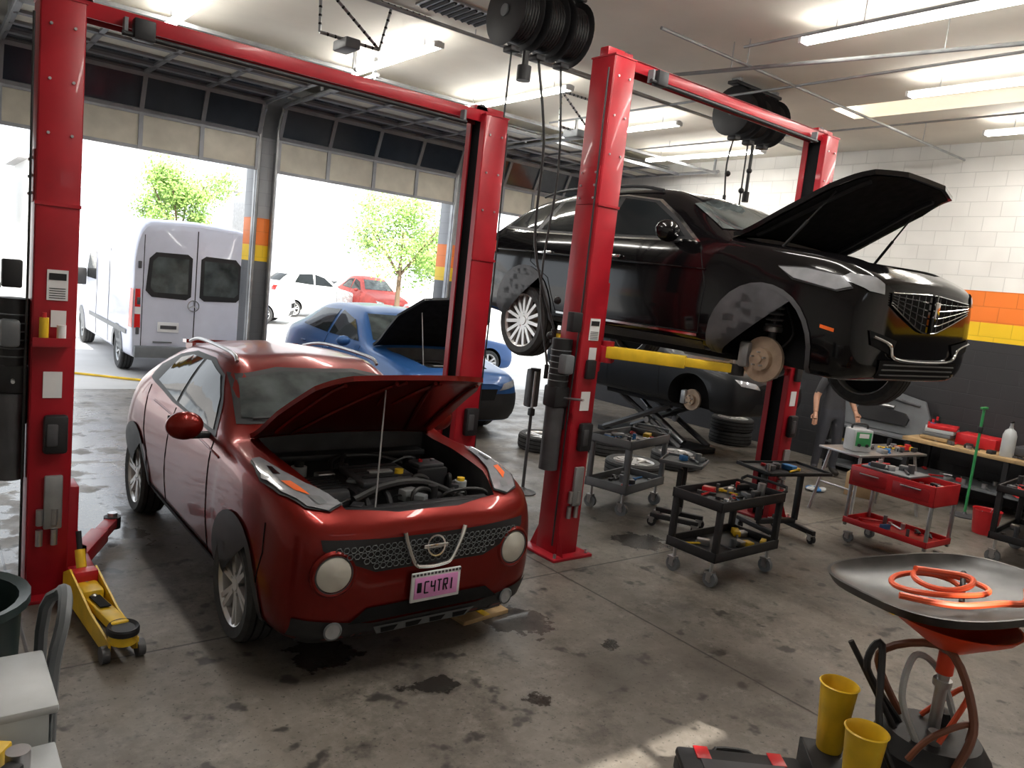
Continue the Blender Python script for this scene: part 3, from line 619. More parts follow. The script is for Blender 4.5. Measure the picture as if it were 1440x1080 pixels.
# ------------------------------------------------------------ room
def floor_mat():
    m=bpy.data.materials.new('concrete_floor');m.use_nodes=True;nt=m.node_tree;N=nt.nodes;L=nt.links;b=N['Principled BSDF']
    g=N.new('ShaderNodeNewGeometry');sep=N.new('ShaderNodeSeparateXYZ');L.new(g.outputs['Position'],sep.inputs[0])
    def noise(sc,det=6,rg=.6,off=0):
        n=N.new('ShaderNodeTexNoise');n.inputs['Scale'].default_value=sc;n.inputs['Detail'].default_value=det;n.inputs['Roughness'].default_value=rg
        if off:
            a=N.new('ShaderNodeVectorMath');a.inputs[1].default_value=(off,off*2,0);L.new(g.outputs['Position'],a.inputs[0]);L.new(a.outputs[0],n.inputs['Vector'])
        else: L.new(g.outputs['Position'],n.inputs['Vector'])
        return n.outputs['Fac']
    def mr(v,a,b2,c,d):
        n=N.new('ShaderNodeMapRange');n.inputs[1].default_value=a;n.inputs[2].default_value=b2;n.inputs[3].default_value=c;n.inputs[4].default_value=d;L.new(v,n.inputs[0]);return n.outputs[0]
    def math_(op,a,b2=None):
        n=N.new('ShaderNodeMath');n.operation=op
        for i,v in enumerate((a,b2)):
            if v is None: continue
            if isinstance(v,(int,float)): n.inputs[i].default_value=v
            else: L.new(v,n.inputs[i])
        return n.outputs[0]
    def mix(f,a,b2):
        n=N.new('ShaderNodeMix');n.data_type='RGBA'
        if isinstance(f,(int,float)): n.inputs[0].default_value=f
        else: L.new(f,n.inputs[0])
        for i,v in((6,a),(7,b2)):
            if isinstance(v,tuple): n.inputs[i].default_value=(*v,1)
            else: L.new(v,n.inputs[i])
        return n.outputs[2]
    base=mix(mr(noise(1.1),.35,.65,0,1),(.115,.100,.084),(.205,.182,.154))
    base=mix(mr(noise(14,8,.7),.45,.75,0,.5),base,(.27,.25,.22))
    base=mix(mr(noise(.55,4),.46,.64,0,.8),base,(.060,.052,.045))
    base=mix(mr(noise(2.2,8,.75,7),.50,.66,0,.85),base,(.055,.047,.040))
    base=mix(mr(noise(3.1,8,.8,13),.56,.68,0,.45),base,(.30,.28,.25))
    base=mix(mr(noise(5.5,3,.5,3),.61,.68,0,.9),base,(.025,.022,.019))
    base=mix(mr(noise(40,2,.5),.62,.70,0,.7),base,(.035,.03,.028))
    def groove(c,off,per):
        v=math_('ABSOLUTE',math_('SUBTRACT',math_('FRACT',math_('DIVIDE',math_('SUBTRACT',c,off-per/2),per)),.5));return mr(v,.0016,.0030,1,0)
    gr=math_('MAXIMUM',groove(sep.outputs[0],4.1,3.6),groove(sep.outputs[1],4.32,3.6))
    base=mix(math_('MULTIPLY',gr,.85),base,(.02,.018,.016))
    left=math_('MULTIPLY',mr(sep.outputs[0],2.4,1.0,0,1),mr(sep.outputs[1],5.0,6.5,0,1))
    w1=math_('MULTIPLY',mr(noise(2.2,5,.6),.43,.48,0,1),left)
    def spot(x,y,r,sq=1):
        dx=math_('SUBTRACT',sep.outputs[0],x);dy=math_('MULTIPLY',math_('SUBTRACT',sep.outputs[1],y),sq)
        d=math_('SQRT',math_('ADD',math_('MULTIPLY',dx,dx),math_('MULTIPLY',dy,dy)))
        return mr(math_('ADD',d,math_('MULTIPLY',noise(7,5),.5)),r+.20,r+.28,1,0)
    # puddles and oil spots beside the red car and on the work area
    w=math_('MAXIMUM',w1,spot(3.25,3.75,.22))
    oil=math_('MAXIMUM',math_('MAXIMUM',spot(2.3,3.3,.16,1.5),spot(2.75,2.9,.07)),math_('MAXIMUM',spot(1.9,3.9,.2),spot(3.6,3.2,.05)))
    oil=math_('MAXIMUM',oil,math_('MAXIMUM',spot(5.4,4.6,.25),spot(6.6,2.7,.12)))
    base=mix(math_('MULTIPLY',oil,.85),base,(.018,.016,.015))
    base=mix(math_('MULTIPLY',w,.55),base,(.05,.052,.058))
    L.new(base,b.inputs['Base Color'])
    ro=mr(noise(3),.3,.7,.34,.6)
    n=N.new('ShaderNodeMix');n.inputs[3].default_value=.03;L.new(w,n.inputs[0]);L.new(ro,n.inputs[2])
    n2=N.new('ShaderNodeMix');n2.inputs[3].default_value=.16;L.new(oil,n2.inputs[0]);L.new(n.outputs[0],n2.inputs[2]);L.new(n2.outputs[0],b.inputs['Roughness'])
    bp=N.new('ShaderNodeBump');bp.inputs['Strength'].default_value=.12;bp.inputs['Distance'].default_value=.01
    L.new(math_('SUBTRACT',math_('MULTIPLY',noise(30),math_('SUBTRACT',1.0,w)),math_('MULTIPLY',gr,3.)),bp.inputs['Height']);L.new(bp.outputs[0],b.inputs['Normal'])
    return m
def brick_mat(name,axis,full=True):
    m=bpy.data.materials.new(name);m.use_nodes=True;nt=m.node_tree;N=nt.nodes;L=nt.links;b=N['Principled BSDF']
    g=N.new('ShaderNodeNewGeometry');sep=N.new('ShaderNodeSeparateXYZ');L.new(g.outputs['Position'],sep.inputs[0])
    cb=N.new('ShaderNodeCombineXYZ');L.new(sep.outputs[axis],cb.inputs[0]);L.new(sep.outputs[2],cb.inputs[1])
    cr=N.new('ShaderNodeValToRGB');cr.color_ramp.interpolation='CONSTANT'
    mp=N.new('ShaderNodeMath');mp.operation='DIVIDE';mp.inputs[1].default_value=5;L.new(sep.outputs[2],mp.inputs[0]);L.new(mp.outputs[0],cr.inputs[0])
    e=cr.color_ramp.elements;up=(.80,.79,.76,1) if full else (.30,.31,.33,1);lo=(.024,.024,.027,1) if full else (.10,.105,.115,1)
    e[0].position=0;e[0].color=lo;e[1].position=2.16/5;e[1].color=(.85,.55,.01,1)
    a=e.new(2.42/5);a.color=(.85,.20,.02,1);a=e.new(2.84/5);a.color=up
    br=N.new('ShaderNodeTexBrick');br.inputs['Scale'].default_value=1;br.inputs['Brick Width'].default_value=.405;br.inputs['Row Height'].default_value=.203;br.inputs['Mortar Size'].default_value=.006;br.inputs['Mortar Smooth'].default_value=.4
    br.inputs['Color1'].default_value=(1,1,1,1);br.inputs['Color2'].default_value=(.96,.96,.96,1);br.inputs['Mortar'].default_value=(.80,.80,.80,1)
    L.new(cb.outputs[0],br.inputs['Vector'])
    no=N.new('ShaderNodeTexNoise');no.inputs['Scale'].default_value=1.5;L.new(g.outputs['Position'],no.inputs['Vector'])
    mr=N.new('ShaderNodeMapRange');mr.inputs[1].default_value=.3;mr.inputs[2].default_value=.7;mr.inputs[3].default_value=.9;mr.inputs[4].default_value=1.05;L.new(no.outputs['Fac'],mr.inputs[0])
    x=N.new('ShaderNodeMix');x.data_type='RGBA';x.blend_type='MULTIPLY';x.inputs[0].default_value=1;L.new(cr.outputs[0],x.inputs[6]);L.new(br.outputs['Color'],x.inputs[7])
    vs=N.new('ShaderNodeVectorMath');vs.operation='SCALE';L.new(x.outputs[2],vs.inputs[0]);L.new(mr.outputs[0],vs.inputs['Scale'])
    L.new(vs.outputs[0],b.inputs['Base Color']);b.inputs['Roughness'].default_value=.5
    if full:
        bp=N.new('ShaderNodeBump');bp.inputs['Strength'].default_value=.5;bp.inputs['Distance'].default_value=.01;L.new(br.outputs['Fac'],bp.inputs['Height']);bp.invert=True;L.new(bp.outputs[0],b.inputs['Normal'])
    return m
def slab(name,lo,hi,m):
    b=MB(name);b.box([(a+c)/2 for a,c in zip(lo,hi)],[c-a for a,c in zip(lo,hi)],m);return b.done()
CZ=4.87;YD=12.6;XR=11.6;XL=-4.0;YB=-1.6
slab('floor',(XL-.2,YB-.2,-.15),(XR+.2,YD+.25,0),floor_mat())
asph=mat('asphalt',(.52,.51,.50),.7,noise=.2,ns=.5)
slab('ground',(-60,YD+.25,-.2),(80,90,-.005),asph)
BW=brick_mat('painted_block',1);PM=brick_mat('painted_pillar',0,False)
slab('wall_right',(XR,YB-.2,0),(XR+.2,YD+.2,CZ),BW)
GW=mat('wall_offwhite',(.72,.70,.66),.6)
slab('wall_left',(XL-.2,YB-.2,0),(XL,YD+.2,CZ),GW)
b=MB('wall_front')
b.box((3.8,YB-.1,2.0),(15.6,.2,4.0),GW);b.box((3.8,YB-.1,4.62),(15.6,.2,.5),GW);b.box((-1.1,YB-.1,4.18),(5.8,.2,.37),GW);b.box((7.65,YB-.1,4.18),(7.9,.2,.37),GW)
for x in(2.35,2.9,3.35): b.box((x,YB-.1,4.18),(.05,.06,.37),FRM)
b.done()
ceilm=mat('ceiling_paint',(.82,.78,.69),.7,noise=.12,ns=.7)
b=MB('ceiling')
sx0,sx1,sy0,sy1=9.15,9.75,2.4,5.7
for lo,hi in(((XL,YB),(sx0,YD+.2)),((sx1,YB),(XR,YD+.2)),((sx0,YB),(sx1,sy0)),((sx0,sy1),(sx1,YD+.2))):
    b.box(((lo[0]+hi[0])/2,(lo[1]+hi[1])/2,CZ+.1),(hi[0]-lo[0],hi[1]-lo[1],.2),ceilm)
warm=mat('skylight_well',(.8,.62,.38),.6)
for p,d in(((sx0-.02,(sy0+sy1)/2,CZ+.5),(.04,3.3,.6)),((sx1+.02,(sy0+sy1)/2,CZ+.5),(.04,3.3,.6)),((9.45,sy0-.02,CZ+.5),(.64,.04,.6)),((9.45,sy1+.02,CZ+.5),(.64,.04,.6))): b.box(p,d,warm)
b.done()
b=MB('ceiling_vent');b.box((0,0,0),(.75,.42,.02),GALV)
for k in range(9): b.box((-.32+k*.08,0,-.015),(.03,.38,.02),BLK,(0,.5,0))
b.done((4.25,6.85,CZ-.012))
# door wall
b=MB('wall_back')
b.box((3.8,YD+.1,4.46),(15.6,.2,.84),mat('header_wall',(.22,.23,.25),.6))
for x in(-3.2,.70,4.41,8.12,11.5):
    b.box((x,YD+.02,2.05),(.34,.36,4.1),PM,bev=.01)
    for s in(1,-1): b.box((x+s*.15,YD-.19,1.95),(.05,.08,3.9),GALV)
b.box((-3.8,YD+.1,2.1),(.9,.2,4.2),GW)
b.done()
DG=mat('door_dark_glass',(.03,.04,.055),.12,0,.2)
for i,(xa,xb) in enumerate(((-3.03,.53),(.87,4.24),(4.58,7.95),(8.29,11.33))):
    b=MB('door_%d'%(i+1));w=xb-xa;cx=(xa+xb)/2;y=YD-.22
    b.box((cx,y,3.84),(w,.045,.50),CRM,bev=.004)
    for z in(3.60,4.08): b.box((cx,y-.03,z),(w,.02,.05),FRM)
    n=4
    for k in range(n+1): b.box((xa+w*k/n,y-.035,3.84),(.06,.025,.5),FRM)
    M=TR((cx,y-.10,4.36),(radians(22),0,0))
    b.box((0,0,0),(w,.02,.5),DG,M=M)
    for z in(-.25,.25): b.box((0,-.02,z),(w,.05,.06),FRM,M=M)
    for k in range(n+1): b.box((-w/2+w*k/n,-.02,0),(.06,.05,.5),FRM,M=M)
    for j in range(4):
        yy=y-.45-j*.56
        b.box((cx,yy,4.64),(w,.52,.02),DG if j<2 else CRM)
        for s in(-.25,.25): b.box((cx,yy+s,4.62),(w,.05,.05),FRM)
        for k in range(n+1): b.box((xa+w*k/n,yy,4.62),(.06,.52,.05),FRM)
    for x in(xa-.03,xb+.03):
        b.tube([(x,y-.03,.05),(x,y-.03,3.9),(x,y-.06,4.25),(x,y-.2,4.5),(x,y-.5,4.6),(x,y-3.3,4.63)],.028,GALV,n=3,seg=6)
        for yy in(y-1.6,y-3.2): b.box((x,yy,4.75),(.04,.03,.2),GALV)
    b.box((cx,y-3.25,4.60),(w+.1,.04,.04),GALV)
    b.cyl((xa,y-.25,4.72),(xb,y-.25,4.72),.018,STL);b.cyl((cx-.6,y-.25,4.72),(cx+.6,y-.25,4.72),.04,GALV)
    b.done()
# ------------------------------------------------------------ ceiling lamps
for x in(2.25,4.45,6.35,8.4,10.4):
    for y0 in(1.9,7.5):
        b=MB('fluorescent_light');b.box((0,0,.035),(.06,2.45,.03),WHT,bev=.006)
        for s in(-.04,.04): b.cyl((s,-1.2,.0),(s,1.2,.0),.016,LAMP,seg=10)
        for s in(-1.21,1.21): b.box((0,s,.01),(.12,.03,.06),WHT,bev=.004)
        b.cyl((0,-.9,.05),(0,-.9,.179),.006,STL);b.cyl((0,.9,.05),(0,.9,.179),.006,STL)
        o=b.done((x,y0+1.22,CZ-.18))
        l=bpy.data.lights.new('tube','AREA');l.shape='RECTANGLE';l.size=.12;l.size_y=2.4;l.energy=30;l.color=(1,.96,.90)
        lo=bpy.data.objects.new('tube_light',l);S.collection.objects.link(lo);lo.parent=o;lo.location=(0,0,-.03)
b=MB('ceiling_conduit')
for pts,r in(([(6.3,5.8,4.6),(7.05,2.7,4.6),(7.4,.5,4.6)],.02),([(4.9,6.8,4.62),(10.8,6.6,4.62)],.016),([(6.0,4.7,4.62),(6.0,-1,4.62)],.014),([(5.2,5.0,4.62),(11.5,5.0,4.62)],.016),
    ([(2,10.4,4.78),(11.5,10.4,4.78)],.02),([(7.3,9,4.62),(7.3,1,4.62)],.014),([(3.0,7.2,4.8),(11.5,7.2,4.8)],.02),([(9.9,11,4.78),(9.9,1,4.78)],.013)):
    b.tube(pts,r,GALV)
    for p,q in zip(pts,pts[1:]):
        for t in(.2,.8):
            c=V(p).lerp(V(q),t);b.cyl(c,(c.x,c.y,CZ),.006,STL,seg=6)
b.done()
def hanger(x,y):
    b=MB('door_opener_hanger')
    def pa(p,q):
        b.cyl(p,q,.016,GALV,seg=4);p=V(p);q=V(q);n=int((q-p).length/.07)
        for i in range(1,n): c=p.lerp(q,i/n);b.ball(c,.019,DRK,sub=1)
    pa((-.3,0,0),(.9,0,0));pa((-.3,0,0),(-.28,0,-.45));pa((.45,0,0),(.35,0,-.45));pa((-.28,0,-.45),(.35,0,-.45));pa((-.3,0,-.0),(.35,0,-.45))
    b.box((0,0,-.50),(.16,.3,.10),GRY,bev=.02)
    b.done((x,y,CZ-.02))
hanger(3.3,7.3);hanger(7.1,8.2)
# ------------------------------------------------------------ hose reels
def reel(x,y,drops,n=3):
    b=MB('hose_reel')
    for k in range(n):
        cxx=(k-(n-1)/2)*.28;M=TR((cxx,0,0),(0,pi/2,0))
        for s in(-.10,.10):
            b.lathe([(.265,s-.008),(.28,s),(.265,s+.008),(.05,s+.006),(.05,s-.006)],BLK,M,32,True)
        for j in range(7):
            zz=-.085+j*.028
            b.lathe([(.215+.014*cos(t),zz+.014*sin(t)) for t in [i*pi/3 for i in range(6)]],HOSE,M,28,True)
        b.lathe([(.20,-.1),(.20,.1)],GRYP,M,20);b.cyl((cxx-.12,0,0),(cxx+.12,0,0),.05,GRY)
        b.box((cxx+.13,0,.12),(.02,.10,.38),BLK,bev=.004)
        b.box((cxx,0,-.29),(.10,.12,.05),BLK,bev=.01)
    b.box((0,0,.31),(n*.28+.05,.14,.04),BLK,bev=.01);
    for s in(-1,1): b.box((s*n*.12,0,.345),(.05,.12,.045),GALV)
    for pts,r in drops: b.tube([(p[0],p[1],p[2]) for p in pts],r,HOSE,n=5)
    for pts,r in drops: b.cyl(pts[-1],V(pts[-1])-V((0,0,.12)),r*2,BLK);b.ball(V(pts[-1])+V((0,0,.25)),.035,BLK)
    b.done((x,y,CZ-.37))
reel(4.28,5.55,[([(-.28,0,-.3),(-.29,.02,-2.0),(-.3,.03,-4.05)],.008),([(.02,0,-.3),(.1,-.1,-1.0),(.05,-.2,-1.9),(.12,-.5,-2.6)],.012),([(.28,0,-.3),(.26,-.15,-1.2),(.08,-.3,-2.2),(.0,-.6,-2.9)],.010),([(-.2,-.1,-.3),(-.2,-.1,-.42)],.03)])
reel(7.85,5.9,[([(-.28,0,-.3),(-.34,.0,-.6),(-.30,0,-.95)],.010),([(0,0,-.3),(.0,0,-1.1)],.010),([(.1,0,-.3),(.1,0,-.85)],.02)])
# ------------------------------------------------------------ outside
bw=mat('stucco_white',(.80,.80,.79),.7,noise=.03);bg=mat('stucco_grey',(.62,.63,.65),.7);wg=mat('far_window',(.40,.45,.50),.4);rf=mat('roof_shingle',(.45,.44,.44),.8)
b=MB('apartment_building')
b.box((33,46,5),(22,6,10),bw);b.box((16.5,42.6,4.4),(5,3.2,8.8),bg)
for x in range(22,44,3):
    for z in(1.8,4.8,7.4): b.box((x+.5,42.98,z),(1.5,.1,1.5),wg)
b.done()
for k,(hx,hw,hh,m_) in enumerate(((-12,9,4.6,bg),(-2,9,5.2,bw),(8.5,9,5.4,bw))):
    b=MB('clapboard_house')
    b.box((0,0,hh/2),(hw,6,hh),m_)
    for j in range(int(hh/.3)): b.box((0,-3.01,.2+j*.3),(hw,.02,.03),bg)
    b.prism([(-hw/2-.4,0),(hw/2+.4,0),(0,2.2)],6.6,rf,TR((0,3.3,hh),(pi/2,0,0)))
    for xx in(-hw*.3,0,hw*.3):
        for z in(1.4,3.8): b.box((xx,-3.03,z),(1.2,.08,1.3),wg);b.box((xx,-3.06,z),(.06,.06,1.3),WHT)
    b.box((hw*.15,-3.04,1.0),(.9,.08,2.0),GRY)
    b.done((hx,44,0))
def tree(x,y,h,r):
    b=MB('leafy_tree');b.cyl((0,0,0),(0,0,h*.5),.12,BRK,.07)
    R=random.Random(x)
    for k in range(6):
        a=k*1.05;b.cyl((0,0,h*.4),(r*.6*cos(a),r*.6*sin(a),h*.7+.2*(k%2)),.05,BRK,.02,seg=6)
    cl=[(V((R.uniform(-.7,.7)*r,R.uniform(-.6,.6)*r,h*.66+R.uniform(-.55,.5)*r)),r*R.uniform(.22,.48)) for _ in range(20)]
    vs=[];fs=[]
    for c,q in cl:
        for _ in range(300):
            d=V((R.gauss(0,1),R.gauss(0,1),R.gauss(0,1))).normalized()*q*R.uniform(.3,1.1);p=c+d
            u=V((R.uniform(-1,1),R.uniform(-1,1),R.uniform(-1,1))).normalized();w=u.orthogonal().normalized();s=R.uniform(.05,.09)
            n=len(vs);vs+=[p-u*s,p+w*s*.6,p+u*s,p-w*s*.6];fs.append((n,n+1,n+2,n+3))
    b.raw(vs,fs,GRN);b.done((x,y,0),fixn=False)
tree(7.9,31,6.2,1.8);tree(14.6,26,5.2,2.3);tree(19,30,5,1.8)
b=MB('rope');b.tube([(1.2,14.8,.02),(2.2,14.2,.02),(3.2,13.5,.02),(4.2,13.6,.02),(5.2,13.9,.02)],.02,YEL,n=5);b.done()
# ------------------------------------------------------------ shop equipment
def utility_cart(name,loc,rz,w,d,h,m,n=16,seed=1,leg=None,low=.2,th=.07):
    b=MB(name);leg=leg or m
    for z,hh in((h-th,th),(low,th)): b.tray((0,0,z),w,d,hh,m,.02)
    for sx in(1,-1):
        for sy in(1,-1):
            b.box((sx*(w/2-.03),sy*(d/2-.03),(h+low)/2-.02),(.05,.05,h-low-.05),leg,bev=.008)
            b.caster(sx*(w/2-.06),sy*(d/2-.06),low*.28);b.cyl((sx*(w/2-.06),sy*(d/2-.06),low*.5),(sx*(w/2-.06),sy*(d/2-.06),low),.015,STL,seg=8)
    b.tube([(w/2,-d/2+.05,h-.02),(w/2+.08,-d/2+.05,h+.03),(w/2+.08,d/2-.05,h+.03),(w/2,d/2-.05,h-.02)],.014,leg,n=2)
    b.clutter(-w/2+.07,w/2-.07,-d/2+.06,d/2-.06,h-th+.02,n,seed);b.clutter(-w/2+.07,w/2-.07,-d/2+.06,d/2-.06,low+.02,n//2,seed+9)
    return b.done(loc,rz)
utility_cart('tool_cart',(5.50,3.80,0),.03,.92,.5,.72,BLK,22,4,low=.22,th=.08)
utility_cart('tool_cart',(6.1,5.55,0),.25,.85,.5,.80,GRY,20,8,low=.24,th=.09)
utility_cart('tool_cart',(9.05,2.62,0),.1,1.0,.55,.80,BLK,20,12,low=.25)
b=MB('rolling_tool_chest')
b.tray((0,0,.60),.48,.86,.20,PRED,.012);b.tray((0,0,.20),.48,.86,.06,PRED,.012);b.box((0,0,.70),(.44,.82,.012),PRED)
for sx in(1,-1):
    for sy in(1,-1):
        b.box((sx*.22,sy*.41,.42),(.03,.03,.5),STL,bev=.004);b.caster(sx*.2,sy*.36,.05)
for k in range(2): b.box((-.243,-.2+k*.42,.70),(.008,.36,.12),mat('chest_red_dark',(.35,.01,.015),.4),bev=.004);b.cyl((-.255,-.3+k*.42,.74),(-.255,-.1+k*.42,.74),.007,STL)
b.clutter(-.18,.18,-.36,.36,.71,22,21);b.clutter(-.18,.18,-.36,.36,.215,8,22);b.box((0,.1,.81),(.4,.5,.02),GRY,bev=.004);b.clutter(-.15,.15,-.1,.3,.82,12,23)
b.done((7.80,3.42,0),-.05)
def work_table(loc,rz,w,d,h,m):
    b=MB('adjustable_work_table')
    b.tray((0,0,h-.03),w,d,.035,m,.012)
    for k in range(5): b.box((-w/2+.1+k*(w-.2)/4,0,h-.022),(.012,d*.8,.008),DRK)
    for sx in(1,-1):
        x=sx*w*.3;b.box((x,0,.42*h+.1),(.05,.05,h*.8-.1),BLK,bev=.005);b.box((x,0,.11),(.05,d*1.15,.05),BLK,bev=.008)
        b.cyl((x+.03,0,h*.4),(x+.03,0,h*.9),.014,STL)
        for sy in(1,-1): b.caster(x,sy*d*.52,.045,BLK)
    b.box((0,0,.16),(w*.6,.05,.05),BLK,bev=.005);b.clutter(-w*.4,w*.4,-d*.35,d*.35,h-.015,7,int(w*100))
    return b.done(loc,rz)
work_table((6.95,4.22,0),-.25,.80,.5,.72,BLK)
work_table((6.1,4.80,0),.5,.42,.42,.70,GRY)
b=MB('steel_table')
b.box((0,0,.76),(1.25,.55,.025),STL,bev=.004)
for sx in(1,-1):
    for sy in(1,-1): b.tube([(sx*.5,sy*.2,.75),(sx*.62,sy*.28,.0)],.018,STL)
    b.cyl((sx*.56,-.24,.35),(sx*.56,.24,.35),.01,STL)
b.clutter(-.1,.55,-.22,.22,.773,20,31);b.done((9.0,4.35,0),-.15)
b=MB('battery_charger');b.box((0,0,.13),(.24,.2,.26),LGR,bev=.02);b.box((0,-.102,.15),(.19,.006,.16),GREEN,bev=.002);b.box((0,-.106,.19),(.12,.006,.05),WHT);b.tube([(-.1,0,.26),(-.08,0,.31),(.08,0,.31),(.1,0,.26)],.012,BLK,n=3)
for s in(-.05,.05): b.cyl((s,-.1,.08),(s,-.12,.08),.018,BLK)
b.done((8.65,4.38,.773),-.5)
b=MB('workbench')
b.box((0,0,.74),(.75,2.6,.05),WOOD,bev=.005);b.box((0,0,.28),(.68,2.5,.03),GRY)
for sx in(1,-1):
    for y in(-1.22,0,1.22): b.box((sx*.33,y,.36),(.06,.06,.72),BLK)
b.clutter(-.3,.3,-1.2,1.2,.765,60,41);b.clutter(-.3,.3,-1.2,1.2,.295,30,43)
b.lathe([(.001,0),(.28,0),(.30,.015),(.28,.03),(.001,.03)],STL,TR((-.1,-.7,.80)));b.cyl((-.1,-.7,.765),(-.1,-.7,.80),.06,GRYP)
b.box((.1,.5,.85),(.35,.5,.16),PRED,bev=.02);b.box((.15,-.1,.83),(.3,.35,.12),GRYP,bev=.02)
for k in range(4): b.box((-.05+k*.02,.95,.80+k*.05),(.4,.35,.045),[WOOD,GRY,LGR,PRED][k],(0,0,.1*k),.004)
for k in range(3): b.cyl((-.1+.12*k,1.1,.765),(-.1+.12*k,1.1,.95+.03*k),.035,[WHT,BLUE,BLK][k]);b.cyl((-.1+.12*k,1.1,.95+.03*k),(-.1+.12*k,1.1,1.0+.03*k),.015,PRED)
b.done((11.15,3.55,0))
b=MB('gas_bottle');b.lathe([(.001,0),(.075,0),(.08,.02),(.08,.27),(.06,.33),(.025,.36),(.025,.38),(.001,.38)],LGR);b.cyl((0,0,.38),(0,0,.43),.02,STL);b.box((0,0,.44),(.09,.02,.02),BLK);b.done((10.95,3.62,.765))
b=MB('car_door_panel')
pp=[(-.62,0),(.62,0),(.66,.3),(.55,.52),(.1,.60),(-.35,.72),(-.55,.68),(-.66,.3)]
Mp=TR((0,0,0),(pi/2-.15,0,0))
b.prism(pp,.05,GRY,Mp);b.prism([(a*.6,c*.35+.12) for a,c in pp],.09,BLK,Mp);b.tube([Mp@V((-.5,.55,.05)),Mp@V((0,.5,.1)),Mp@V((.5,.44,.05))],.02,GRYP,n=4)
b.cyl(Mp@V((-.1,.36,.05)),Mp@V((.15,.36,.05)),.03,STL);b.done((11.38,5.45,.0+.70),-pi/2)
b=MB('parts_rack')
for z in(.08,.40,.68): b.box((0,0,z),(.5,1.2,.03),GRY)
for sx in(1,-1):
    for sy in(1,-1): b.box((sx*.23,sy*.58,.35),(.03,.03,.7),BLK)
b.clutter(-.2,.2,-.5,.5,.415,16,61);b.clutter(-.2,.2,-.5,.5,.095,12,62);b.done((11.3,5.5,0))
b=MB('pole_clamp_stand');b.lathe([(.001,0),(.16,0),(.16,.015),(.03,.03),(.015,.06)],GRYP);b.cyl((0,0,.04),(0,0,1.35),.016,GREEN);b.box((0,0,1.37),(.16,.04,.03),GREEN,bev=.008);b.box((.0,0,1.1),(.05,.05,.08),BLK,bev=.01);b.done((10.35,3.75,0))
b=MB('red_bucket');b.lathe([(.001,.0),(.12,0),(.15,.28),(.155,.28),(.145,.27),(.12,.02),(.001,.02)],PRED);b.tube([(-.15,0,.28),(-.1,0,.2),(0,-.12,.17),(.1,0,.2),(.15,0,.28)],.004,STL,n=3);b.done((9.75,3.3,0))
b=MB('cardboard_box');b.tray((0,0,0),.45,.35,.3,mat('cardboard',(.42,.29,.16),.8),.008);b.clutter(-.15,.15,-.1,.1,.01,6,90);b.box((0,0,.15),(.40,.30,.2),GRY);b.done((9.9,4.85,0),.3)
b=MB('scissor_lift')
b.box((0,0,.04),(.7,1.9,.08),BLK,bev=.01);b.box((-.24,0,.72),(.32,1.6,.07),BLK,bev=.01);b.box((.24,0,.72),(.32,1.6,.07),BLK,bev=.01)
for sx in(-.33,.33):
    for s in(1,-1): b.cyl((sx+.02*s,-.8*s,.08),(sx+.02*s,.55*s,.69),.045,GRYP,seg=6)
    b.cyl((sx-.05,-.12,.38),(sx+.05,-.12,.38),.05,STL)
b.cyl((0,-.6,.1),(0,.2,.5),.05,STL);b.cyl((0,.0,.4),(0,.4,.65),.03,CHR)
b.done((9.45,8.1,0))
def tire_flat(loc,R=.35,w=.22,stack=1):
    b=MB('tire_stack' if stack>1 else 'loose_wheel')
    for k in range(stack):
        b.M=TR((0,0,w/2+k*w*1.02),(0,-pi/2,0));wheel(b,(0,0,0),R,w,1,8)
    b.M=Matrix();return b.done(loc)
tire_flat((7.0,8.0,0));tire_flat((7.2,6.45,0),R=.36);tire_flat((10.9,7.7,0),stack=2);tire_flat((7.9,7.6,0));tire_flat((8.3,6.7,0),R=.33)
b=MB('under_hoist_stand');b.lathe([(.001,0),(.15,0),(.15,.012),(.06,.03),(.02,.06)],GRYP);b.cyl((0,0,.04),(0,0,.95),.018,GRYP);b.cyl((0,0,.9),(0,0,1.35),.012,STL);b.box((0,0,.9),(.06,.06,.08),BLK,bev=.01)
b.lathe([(.001,0),(.05,0),(.06,.03),(.001,.03)],BLK,TR((0,0,1.35)));b.box((.06,.1,1.15),(.14,.1,.42),GRYP,bev=.02);b.done((5.30,6.30,0))
# floor jack
b=MB('floor_jack')
for s in(1,-1):
    b.prism([(-.42,.03),(-.36,.0),(.30,.02),(.42,.06),(.42,.16),(.30,.22),(-.1,.12),(-.42,.09)],.012,YEL,TR((s*.075-.006,0,.02),(0,0,0))@Matrix(((0,0,1,0),(1,0,0,0),(0,1,0,0),(0,0,0,1))))
    b.cyl((s*.095-.02,-.40,.045),(s*.095+.02,-.40,.045),.045,GRYP);b.cyl((s*.105-.02,.36,.05),(s*.105+.02,.36,.05),.05,GRYP)
b.box((0,-.05,.13),(.10,.62,.05),YEL,(-.10,0,0),.01);b.box((0,.22,.13),(.13,.26,.10),YEL,bev=.02);b.cyl((0,.05,.12),(0,.32,.16),.035,STL);b.box((0,-.02,.162),(.06,.2,.006),DRK,(-.1,0,0))
b.cyl((0,-.40,.10),(0,-.40,.15),.075,YEL);b.cyl((0,-.40,.15),(0,-.40,.175),.085,BLK);b.lathe([(.06,.175),(.08,.185),(.085,.175)],BLK,TR((0,-.40,0)))
b.cyl((0,.30,.16),(0,.38,.32),.03,YEL);b.cyl((0,.38,.32),(0,.42,.42),.017,BLK);b.box((0,.27,.2),(.14,.08,.08),PRED,bev=.01)
o=b.done((.87,4.74,0),.10);o.scale=(.95,1.1,1.05)
b=MB('wood_board');b.box((0,0,.015),(.40,.24,.03),WOOD,bev=.004);b.box((.0,0,.033),(.05,.24,.006),YEL);b.box((.1,.02,.036),(.16,.14,.012),GRYP,bev=.003);b.done((3.05,3.98,0),.1)
